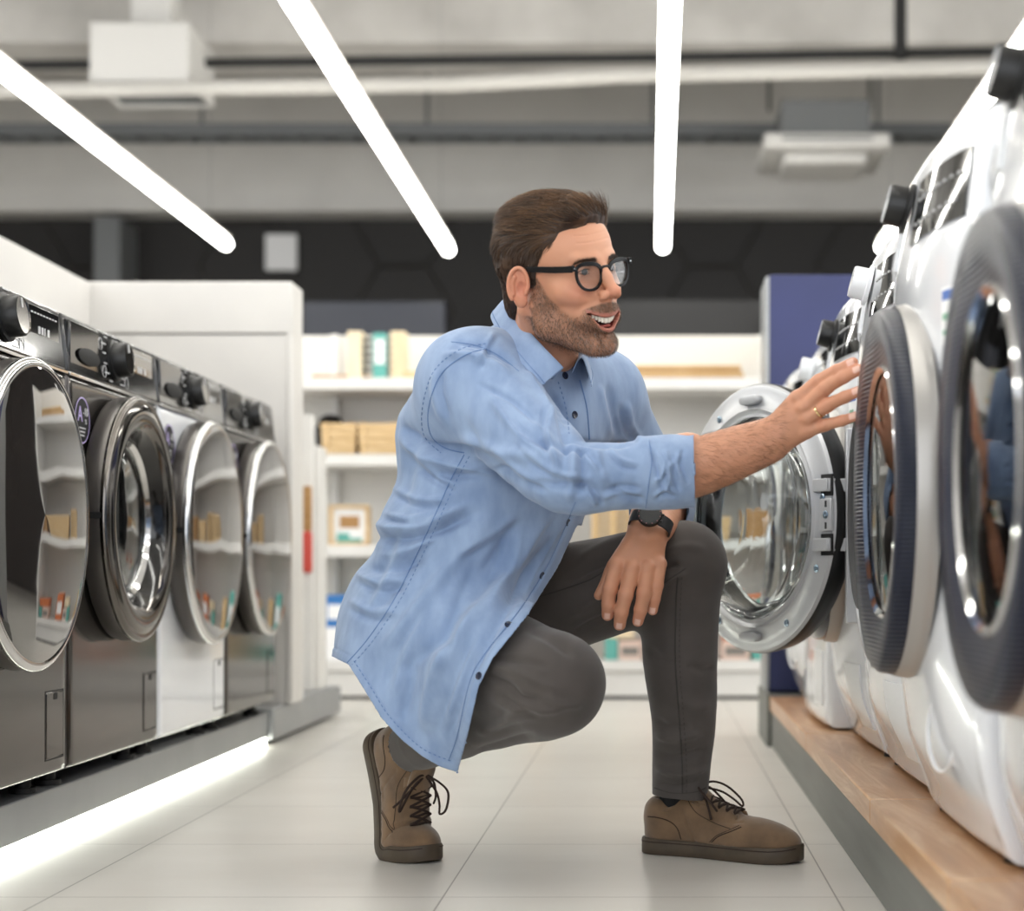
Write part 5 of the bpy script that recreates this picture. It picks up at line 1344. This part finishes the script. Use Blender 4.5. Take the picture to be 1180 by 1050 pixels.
# crow's feet
for s in (-1, 1):
    for (dz, e) in ((.006, .010), (.0, .0), (-.006, -.008)):
        a = np.array([s*.046, .068, .018+dz*.5]); b = np.array([s*.060, .050, .018+dz+e]); d = b-a; t = np.clip(((V-a)@d)/(d@d), 0, 1)
        V = V-N*(.0009*np.exp(-(np.linalg.norm(V-a-t[:, None]*d, axis=1)/.0014)**2))[:, None]
x, y, z = V[:, 0], V[:, 1], V[:, 2]; ax_ = np.abs(x)
C = np.tile(SK, (len(V), 1))
def blend(m, col):
    global C; m = np.clip(m, 0, 1); C = C*(1-m[:, None])+col*m[:, None]
G = lambda c, r: np.exp(-(((x-c[0])/r[0])**2+((y-c[1])/r[1])**2+((z-c[2])/r[2])**2))
for s in (-1, 1):
    blend(.55*G((s*.042, .075, -.015), (.02, .03, .018)), SKR); blend(.75*G((s*.078, -.012, .0), (.02, .03, .035)), SKR); blend(.5*G((s*.031, .09, .008), (.018, .02, .006)), DK); blend(.4*G((s*.031, .09, .029), (.018, .02, .006)), DK)
blend(.55*G((0, .118, -.02), (.016, .016, .014)), SKR); blend(.25*G((0, .09, .05), (.05, .04, .02)), np.array(lin('#d6a283')[:3]))
# beard mask
nz = hashn(V, 300, 11)*.5+hashn(V, 90, 12)*.5
line = np.interp(y, [-.02, .0, .018, .030, .045, .060, .075, .09, .12], [.04, .03, .010, -.020, -.040, -.050, -.052, -.040, -.035])   # upper limit of the beard
jaw = sm(.008, -.010, z-line+nz*.004)*sm(-.034, -.004, y-.28*(z+.05)*-1)*sm(-.155, -.128, z+nz*.004)
pass
mou = sm(.0100, .0065, np.abs(z-(-.0425-5*x*x)))*sm(.043, .036, ax_)*(y > .06)
lipz_u = mz(x)+.001+.0025*(1-(x/MW)**2); lipz_l = mz(x)-.0205*(1-(x/MW)**2)
lipm = (ax_ < .0370)*(y > my(x)-.012)*(sm(.0046, .0032, np.abs(z-(lipz_u+lipz_l)/2)-(lipz_u-lipz_l)/2+.0008))
bm = np.clip(np.maximum(jaw*(.72+nz*.25), mou*(.9+nz*.1)), 0, 1)*(1-lipm)
neckm = sm(-.10, -.125, z)*sm(.0, .03, y); bm = np.clip(bm-neckm*.35, 0, 1)
BEARD = bm.copy()
earm = np.maximum(sm(.0725, .0745, ax_)*(y < .010), sm(.004, -.006, y))*(z > -.047); bm = bm*(1-earm); BEARD = bm.copy()
blend(bm*.68, BRD*.9)
blend(lipm*.9, LIP)
cav = (ax_ < .0340)*(z < mz(x)+.001)*(z > lipz_l+.001)*(y < my(x)-.0045)*(y > .06)*(np.abs(z+.055) < .02); blend(cav*1., np.array(lin('#5d2320')[:3]))
eb = G((0, 0, 0), (1, 1, 1))*0
for s in (-1, 1): eb = np.maximum(eb, .6*np.exp(-((z-(.0330+.10*(.031-np.abs(x-s*0))*0-((ax_-.028)/.03)**2*.006))/.0034)**2)*(x*s > .012)*(ax_ < .047)*(y > .06))
blend(eb*.8, BRD*.7)
C += (hashn(V, 140, 21)*.010)[:, None]*np.array([1, .75, .7])
SCALP = sm(.004, -.004, 0*z)
HEADV = V.copy(); HEADN = N.copy(); HEADQ = Q
pieces.append((H2W(V), Q, C))
# join everything into one mesh
VV = []; QQ = []; CC = []; o0 = 0
for (a, b, c_) in pieces: VV.append(a); QQ.append(b+o0); CC.append(np.clip(c_, 0, 1)); o0 += len(a)
body = np_obj('body', np.concatenate(VV), np.concatenate(QQ), M['skin'], man, np.concatenate(CC))
def hobj(mb, name, m, par, **kw):
    mt = Matrix([[*HM[i], HO[i]] for i in range(3)]+[[0, 0, 0, 1]]); bmesh.ops.transform(mb.bm, matrix=wmat(par).inverted() @ mt, verts=mb.bm.verts)
    o = mb.build(name, m, par, **kw); return o
# eyes
for s in (-1, 1):
    e = hobj(MB().lathe([(1e-4, .0122), (.006, .0106), (.0106, .006), (.0122, 0), (.0106, -.006), (1e-4, -.0122)][::-1], 24, Matrix.Translation((s*.031, .0752, .0158)) @ Matrix.Rotation(R(-90), 4, 'X')), 'eye', M['eye_white'], body, smooth=True)
    hobj(MB().lathe([(1e-4, .0128), (.003, .0127), (.0052, .0119), (.0055, .011)], 24, Matrix.Translation((s*.031, .0752, .0158)) @ Matrix.Rotation(R(-12), 4, 'Z') @ Matrix.Rotation(R(-90), 4, 'X')), 'iris', M['iris'], e, smooth=True)
    lp = [(s*.031+math.cos(a)*.0125, .0752+.0137*math.sqrt(max(0, 1-(math.cos(a)*.90)**2-(math.sin(a)*.30)**2))+.0004, .0158+math.sin(a)*.0040) for a in np.linspace(R(8), R(172), 14)]
    hobj(MB().tube([Vector(p) for p in lp], .0008, 6), 'eyelashes', M['lace'], body, smooth=True)
    hobj(MB().tube([Vector((s*.031+math.cos(a)*.0125, .0752+.0137*math.sqrt(max(0, 1-(math.cos(a)*.90)**2-(math.sin(a)*.30)**2))+.0001, .0158-math.sin(a)*.0036)) for a in np.linspace(R(8), R(172), 14)], .0004, 6), 'eyelashes', M['lace'], body, smooth=True)
# teeth
tt = MB()
ws = [.0040, .0044, .0048, .0056, .0068, .0068, .0056, .0048, .0044, .0040]
tot = sum(ws); xp = -tot/2
for w_ in ws:
    xm = xp+w_/2; q = 1-(xm/.034)**2; sl = -2*14*xm; L = .0108*q+.0015
    mt = Matrix.Translation((xm, my(xm)-.0050, mz(xm)+.0025-L/2)) @ Matrix.Rotation(math.atan(sl), 4, 'Z') @ Matrix.Diagonal((w_/2*.97*1.08, .0026, L/2, 1))
    n = 14
    vs = []; fs = []
    for i in range(9):
        ph = -PI/2+PI*i/8
        for k in range(n):
            a = 2*PI*k/n; f_ = lambda c_, e: math.copysign(abs(c_)**e, c_)
            vs.append(mt @ Vector((f_(math.cos(ph), .5)*f_(math.cos(a), .6), f_(math.cos(ph), .5)*f_(math.sin(a), .6), f_(math.sin(ph), .6))))
    for i in range(8):
        for k in range(n): fs.append((i*n+k, i*n+(k+1) % n, (i+1)*n+(k+1) % n, (i+1)*n+k))
    tt.add(vs, fs); xp += w_
hobj(tt, 'teeth', M['tooth'], body, smooth=True)
hobj(MB().lathe([(1e-4, -.004), (.006, -.003), (.0085, 0), (.006, .003), (1e-4, .004)], 20, Matrix.Translation((0, .086, -.0715)) @ Matrix.Diagonal((1.5, 1.2, .8, 1))), 'tongue', M['tongue'], body, smooth=True)

# ------------------------------------------------------------------ hair
def hairmat(name, c1, c2, rough=.45):
    m = mat(name, c1, rough, spec=.4); nt = NT(m)
    oi = nt.new('ShaderNodeVertexColor', layer_name='Col'); nt.link(oi.outputs[0], nt.b.inputs['Base Color']); return m
M['hair'] = hairmat('brown_hair', '#3a2a20', '#5a4230')
H1 = np.array(lin('#2b1e16')[:3]); H2 = np.array(lin('#6b4d35')[:3]); H3 = np.array(lin('#8f6c4b')[:3]); GRY = np.array(lin('#a39489')[:3])
# scalp limits
def hairline(x, y, z):
    """>0 on the scalp"""
    a = np.abs(x)
    front = np.interp(a, [0, .02, .04, .055, .066, .078], [.099, .098, .092, .078, .052, .030])   # height of the hairline at the front
    f1 = (z-front)/.01
    side = np.interp(z, [-.09, -.05, -.02, .0, .02, .04, .06, .08], [-.075, -.055, -.022, .018, .024, .036, .050, .066])   # furthest forward at this height
    f2 = (side-y)/.01
    f3 = (z+.085)/.01
    return np.minimum(np.where(y > .045, np.maximum(f1, f2*.5), f2), f3)
hc = Vol((-.105, -.14, -.11), (.105, .13, .165), .0024)
hc.ell((0, -.016, .043), (.0815, .1010, .0875), .02); hc.ell((0, .026, .060), (.064, .066, .066), .02)
hc.ell((-.0, .045, .098), (.050, .040, .024), .02); hc.ell((.008, .070, .096), (.036, .018, .014), .012); hc.ell((0, -.02, .10), (.062, .075, .038), .02)
hc.ell((0, -.068, -.025), (.052, .038, .05), .02)
V, Q = hc.mesh(); V = relax(V, Q, 2); N = vnormals(V, Q); k = hairline(V[:, 0], V[:, 1], V[:, 2])
V = V-N*(np.clip(1.2-k, 0, 3)*.0042)[:, None]; N = vnormals(V, Q)
er = ((V[:, 1]+.012)/.026)**2+((V[:, 2])/.034)**2
V2, Q2, us = drop(V, Q, k > -1.2); CAP = (V, N, k)
gq = hashn(V2*np.array([1, .3, 1]), 260, 31); V2 = V2+vnormals(V2, Q2)*(gq*.0008)[:, None]
cc = H1[None, :]*(1-.3*sm(-.5, .8, gq)[:, None])+H2[None, :]*(.3*sm(-.5, .8, gq)[:, None])
W_ = H2W(V2); hair = np_obj('hair', W_, Q2, M['hair'], man, cc)
# strands
def strands(name, P0, D, Nn, L, r, cols, par, seg=5, curl=.3, lift=.25, m='hair'):
    n = len(P0); pts = [P0]; p = P0.copy(); d = D.copy()
    for i in range(seg):
        p = p+d*(L[:, None]/seg); pts.append(p); d = d-Nn*curl/seg; d /= np.linalg.norm(d, axis=1)[:, None]
    side = np.cross(D, Nn); side /= np.linalg.norm(side, axis=1)[:, None]+1e-9
    VS = []; 
    for i, p in enumerate(pts):
        w = r*(1-(i/seg)**2*.85); VS += [p-side*w[:, None] if hasattr(w, 'shape') else p-side*w, p+side*w[:, None] if hasattr(w, 'shape') else p+side*w, p+Nn*(w[:, None] if hasattr(w, 'shape') else w)]
    A = np.stack(VS, 1); K = A.shape[1]; base = (np.arange(n)*K)[:, None]; Fq = []
    for i in range(seg):
        a = i*3; b = a+3
        for (u1, u2) in ((0, 2), (2, 1), (1, 0)): Fq.append(base+np.array([a+u1, a+u2, b+u2, b+u1])[None, :])
    Fq = np.concatenate(Fq); Cc = np.repeat(cols, K, 0)
    return np_obj(name, H2W(A.reshape(-1, 3)), Fq, M[m], par, Cc)
rs = np.random.RandomState(5)
Vc, Nc, kc = CAP; pool = np.where(kc > .15)[0]; idx = rs.choice(pool, 9000); P0 = Vc[idx]+rs.normal(size=(9000, 3))*.001; Nn = Nc[idx]
top = sm(.045, .085, P0[:, 2]); 
flow = np.stack([.55*np.ones(9000)*0+.25*np.sign(P0[:, 0]+.02)*0+.35, -.9*np.ones(9000), .12*np.ones(9000)], 1)      # combed back and to his right on top
flow[:, 0] = .35*top+0*(1-top); flow[:, 2] = .15*top-.95*(1-top); flow[:, 1] = -.85*top-.35*(1-top)
fr = sm(.045, .075, P0[:, 1])*top; flow[:, 2] += fr*.5; flow[:, 0] += fr*.5
flow += rs.normal(size=flow.shape)*.10
fl = flow-Nn*(flow*Nn).sum(1)[:, None]; fl /= np.linalg.norm(fl, axis=1)[:, None]; D = fl+Nn*(.10+.16*top)[:, None]; D /= np.linalg.norm(D, axis=1)[:, None]
L = .011+.022*top+rs.rand(9000)*.006; mixc = np.clip(rs.rand(9000)*.8+hashn(P0*np.array([1, .4, 1]), 160, 8)*.3, 0, 1)[:, None]*(.35+.65*top[:, None]); gy = (rs.rand(9000) < .05*(1-top))[:, None]
cols = H1*(1-mixc)+(H2*.6+H3*.4)*mixc; cols = np.where(gy, GRY*.6, cols)
strands('hair_strands', P0-Nn*.001, D, Nn, L, .00042, cols, hair, curl=.55)
# beard bristles
pool = np.where(BEARD > .25)[0]; nB = 12500; idx = rs.choice(pool, nB, p=BEARD[pool]/BEARD[pool].sum()); P0 = HEADV[idx]+rs.normal(size=(nB, 3))*.0006; Nn = HEADN[idx]
fl = np.tile(np.array([0, .35, -.95]), (nB, 1)); fl[:, 0] += P0[:, 0]*3; fl += rs.normal(size=fl.shape)*.3; fl -= Nn*(fl*Nn).sum(1)[:, None]; fl /= np.linalg.norm(fl, axis=1)[:, None]
D = fl+Nn*.65; D /= np.linalg.norm(D, axis=1)[:, None]; front = sm(.05, .09, P0[:, 1])*sm(-.07, -.09, P0[:, 2]); gy = rs.rand(nB) < .18+.30*front
mc = rs.rand(nB)[:, None]; cols = np.where(gy[:, None], GRY*(.6+.4*mc), BRD*(.35+.5*mc)+H3*.08)
cols = cols*1.0
strands('beard', P0-Nn*.0004, D, Nn, .0028+.0030*rs.rand(nB)+.0015*front, .00020, cols, man, seg=2, curl=.2)
# forearm hair
Va, Qa, Ca = HR; Na = vnormals(Va, Qa); ua, va = UV(Va); pool = np.where((ua > 800) & (ua < 905) & (Na[:, 1] < .5))[0]; nA = 1500; idx = rs.choice(pool, nA)
P0 = (Va[idx]-HO)@HM; Nn = Na[idx]@HM; fl = np.tile(nrm(wR-fR+np.array([0, 0, -.10]))@HM, (nA, 1))+rs.normal(size=(nA, 3))*.25; fl -= Nn*(fl*Nn).sum(1)[:, None]; fl /= np.linalg.norm(fl, axis=1)[:, None]; D = fl+Nn*.25; D /= np.linalg.norm(D, axis=1)[:, None]
strands('arm_hair', P0, D, Nn, .008+.006*rs.rand(nA), .00010, np.tile(H2*.8, (nA, 1)), man, seg=3, curl=.3)
# eyebrows
nE = 700; s_ = np.where(rs.rand(nE) < .5, -1, 1); t = rs.rand(nE); ex = s_*(.013+.034*t); ez = .0320+.004*np.sin(t*2.6)-.004*t+rs.normal(size=nE)*.0015
yy = []
hb = BVHTree.FromPolygons([tuple(p) for p in HEADV.tolist()], [tuple(q) for q in HEADQ.tolist()])
PP_ = []; NN_ = []
for i in range(nE):
    hh = hb.ray_cast(Vector((ex[i], .2, ez[i])), Vector((0, -1, 0)))
    PP_.append(tuple(hh[0]) if hh[0] else (0, 0, 0)); NN_.append(tuple(hh[1]) if hh[0] else (0, 1, 0))
P0 = np.array(PP_); Nn = np.array(NN_); fl = np.stack([s_*.95, np.zeros(nE), .25-.5*t], 1)+rs.normal(size=(nE, 3))*.15; D = fl+Nn*.35; D /= np.linalg.norm(D, axis=1)[:, None]
for sg in (-1, 1):
    k_ = s_ == sg; n_ = int(k_.sum()); strands('eyebrow', P0[k_], D[k_], Nn[k_], .005+.003*rs.rand(n_), .00020, np.tile(H1*1.3, (n_, 1)), man, seg=2, curl=.4)

# ------------------------------------------------------------------ glasses
gl = empty('glasses'); gl.parent = man
GY = .0990; GZ = .0095
def lens_out(s, n=64):
    P = []
    for k in range(n):
        a = 2*PI*k/n; c_, q = math.cos(a), math.sin(a)
        e = .80
        xx = math.copysign(abs(c_)**e, c_)*(.0248+.0026*q); zz = math.copysign(abs(q)**(.62 if q > 0 else .95), q)*(.0185 if q > 0 else .0215)
        zz += .0022*c_ if q > 0 else .0006*c_
        X = s*(.0340+xx); P.append((X, GY-(abs(X)/.075)**2*.010, GZ+zz))
    return P
fr_ = MB()
for s in (-1, 1):
    P = lens_out(s); n = len(P)
    rr = []
    for k in range(n):
        a = 2*PI*k/n; th = .0022+.0014*max(0, math.sin(a)); C0 = Vector(P[k]); o = (Vector(P[k])-Vector((s*.0345, P[k][1], GZ))).normalized()
        for (du, dv) in ((-th, -.0016), (th, -.0016), (th, .0018), (-th, .0018)): rr.append(C0+o*du+Vector((0, dv, 0)))
    fs = [(k*4+j, k*4+(j+1) % 4, ((k+1) % n)*4+(j+1) % 4, ((k+1) % n)*4+j) for k in range(n) for j in range(4)]; fr_.add(rr, fs)
fr_.tube([(-.0105, GY, GZ+.008), (-.005, GY+.001, GZ+.0115), (.005, GY+.001, GZ+.0115), (.0105, GY, GZ+.008)], .0024, 8)
for s in (-1, 1): fr_.box(s*.0655-.0035, s*.0655+.0035, GY-.013, GY-.0045, GZ+.0095, GZ+.019)
hobj(fr_, 'frame', M['acetate'], gl, smooth=True, bevel=.0005, auto=45)
for s in (-1, 1):
    P = lens_out(s); mb = MB(); mb.add([Vector((p[0], p[1], p[2])) for p in P]+[Vector((p[0], p[1]-.0015, p[2])) for p in P], [tuple(range(64)), tuple(range(64, 128))[::-1]]+[(k, (k+1) % 64, 64+(k+1) % 64, 64+k) for k in range(64)])
    hobj(mb, 'lens', M['lens'], gl)
    pts = [(s*.0675, GY-.006, GZ+.0135), (s*.0725, .060, GZ+.0140), (s*.0765, .020, GZ+.0160), (s*.0785, .000, GZ+.0165), (s*.0785, -.016, GZ+.012), (s*.0770, -.028, GZ-.006)]
    q, _ = catmull(np.array(pts), np.zeros(6), 5); hs_ = np.interp(np.arange(len(q)), [0, 5, 12, len(q)-1], [.0058, .0056, .0046, .0030]); vs = []
    for i, p in enumerate(q):
        for (dx, dz) in ((-.0014, -1), (.0014, -1), (.0014, 1), (-.0014, 1)): vs.append(Vector((p[0]+s*dx, p[1], p[2]+dz*hs_[i]*.9)))
    n = len(q); fs = [(i*4+j, i*4+(j+1) % 4, (i+1)*4+(j+1) % 4, (i+1)*4+j) for i in range(n-1) for j in range(4)]+[(0, 3, 2, 1), tuple((n-1)*4+j for j in range(4))]
    mb = MB(); mb.add(vs, fs); hobj(mb, 'temple', M['acetate'], gl, smooth=True, bevel=.0006, auto=45)
    hobj(MB().box(s*.0625, s*.0665, GY-.0105+.0066, GY-.0032, GZ+.013, GZ+.015), 'hinge_rivet', M['chrome'], gl)

# ------------------------------------------------------------------ collar
def collar():
    # path of the fold of the collar, from the near front point round the back to the far front point
    P = np.array([A3(650, 424, 2.800), A3(632, 405, 2.805), A3(612, 383, 2.840), A3(594, 361, 2.885), A3(583, 347, 2.945), A3(590, 346, 3.015), A3(625, 362, 3.050), A3(655, 385, 3.010), A3(668, 403, 2.930), A3(668, 412, 2.870)])
    q, _ = catmull(P, np.zeros(len(P)), 6); n = len(q); cen = q.mean(0); vs = []; L = 9
    for i in range(n):
        t = i/(n-1); tang = nrm(q[min(i+1, n-1)]-q[max(i-1, 0)]); out = q[i]-cen; up = np.array([.30, -.25, .92]); up = nrm(up-tang*(up@tang)); out = nrm(np.cross(tang, up)); 
        if out@(q[i]-cen) < 0: out = -out
        hgt = .036+.010*(math.exp(-((t)/.10)**2)+math.exp(-((1-t)/.10)**2))
        prof = [(-.004, -.030), (-.003, -.015), (-.001, -.003), (.003, .001), (.008, -.002), (.016, -hgt*.30), (.025, -hgt*.6), (.033, -hgt*.86), (.031, -hgt*.9)]
        bk_ = 1-.50*math.exp(-((t-.47)/.16)**2)
        for (o_, u_) in prof: vs.append(Vector(q[i]+out*(o_*bk_)+up*u_))
    fs = [(i*L+j, i*L+j+1, (i+1)*L+j+1, (i+1)*L+j) for i in range(n-1) for j in range(L-1)]
    mb = MB(); mb.add(vs, fs); o = mb.build('collar', M['chambray'], man, smooth=True); o.matrix_parent_inverse = Matrix.Translation(-man.location)
    m_ = o.modifiers.new('s', 'SOLIDIFY'); m_.thickness = .0022; m_.offset = 0; m_ = o.modifiers.new('b', 'SUBSURF'); m_.levels = m_.render_levels = 1
    st = [vs[i*L+6]+(vs[i*L+6]-vs[i*L+5])*.35+Vector(nrm(np.array(q[i])-cen))*.0016 for i in range(n)]
    o2 = MB().tube(st, .0007, 5).build('collar_stitch', M['stitch'], o, smooth=True)
collar()

# ------------------------------------------------------------------ ring and watch
rp = np.array(FR[2][0])*.42+np.array(FR[2][1])*.58; rd_ = nrm(np.array(FR[2][1])-np.array(FR[2][0]))
q = Vector(rd_).to_track_quat('Z', 'Y').to_matrix().to_4x4(); q.translation = Vector(rp)-man.location
MB().lathe([(.0096, -.0022), (.0109, -.0018), (.0109, .0018), (.0096, .0022)], 40, q, close=True).build('wedding_ring', M['gold'], man, smooth=True, auto=40)
wt = empty('watch'); wt.parent = man
wax = nrm(wL-fL); wc = A3(750, 604, 2.998); wax = nrm([-.30, -.40, -.86]); fce = nrm(np.array([.02, -.78, .62])-wax*(np.array([.02, -.78, .62])@wax)); lt = np.cross(fce, wax)
mt = Matrix([[lt[i], wax[i], fce[i], wc[i]-man.location[i]] for i in range(3)]+[[0, 0, 0, 1]])
sp = [(.0345*math.cos(a), math.sin(a)*.0275) for a in np.linspace(0, 2*PI, 41)[:-1]]
vs = []; 
for (cx, cz_) in sp:
    for (yy_, e) in ((-.0105, 0), (-.0105, .0026), (.0105, .0026), (.0105, 0)): l = math.hypot(cx, cz_); vs.append(mt @ Vector((cx*(1+e/l), yy_, cz_*(1+e/l))))
fs = [(k*4+j, k*4+(j+1) % 4, ((k+1) % 40)*4+(j+1) % 4, ((k+1) % 40)*4+j) for k in range(40) for j in range(4)]
mb = MB(); mb.add(vs, fs); mb.build('strap', M['watch_strap'], wt, smooth=True, auto=40)
cm = mt @ Matrix.Translation((0, 0, .0275))
MB().lathe([(1e-4, 0), (.0195, 0), (.021, .002), (.021, .0075), (.0195, .0095), (.017, .0098)], 44, cm).build('case', M['watch_body'], wt, smooth=True, auto=40)
MB().lathe([(.017, .0098), (.0168, .0102), (1e-4, .0104)], 44, cm).build('dial', M['watch_face'], wt, smooth=True, auto=40)
for k in range(12):
    a = R(30*k); 
mk = MB()
for k in range(12): mk.box(-.0006, .0006, .0176, .0192, .0094, .0101, mtx=cm @ Matrix.Rotation(R(30*k), 4, 'Z'))
mk.build('bezel_marks', M['mark_pink'], wt)
for yy_ in (-.006, .006): MB().cyl(cm @ Vector((.020, yy_, .005)), cm @ Vector((.0235, yy_, .005)), .0022, n=12).build('crown', M['watch_body'], wt, smooth=True, auto=40)
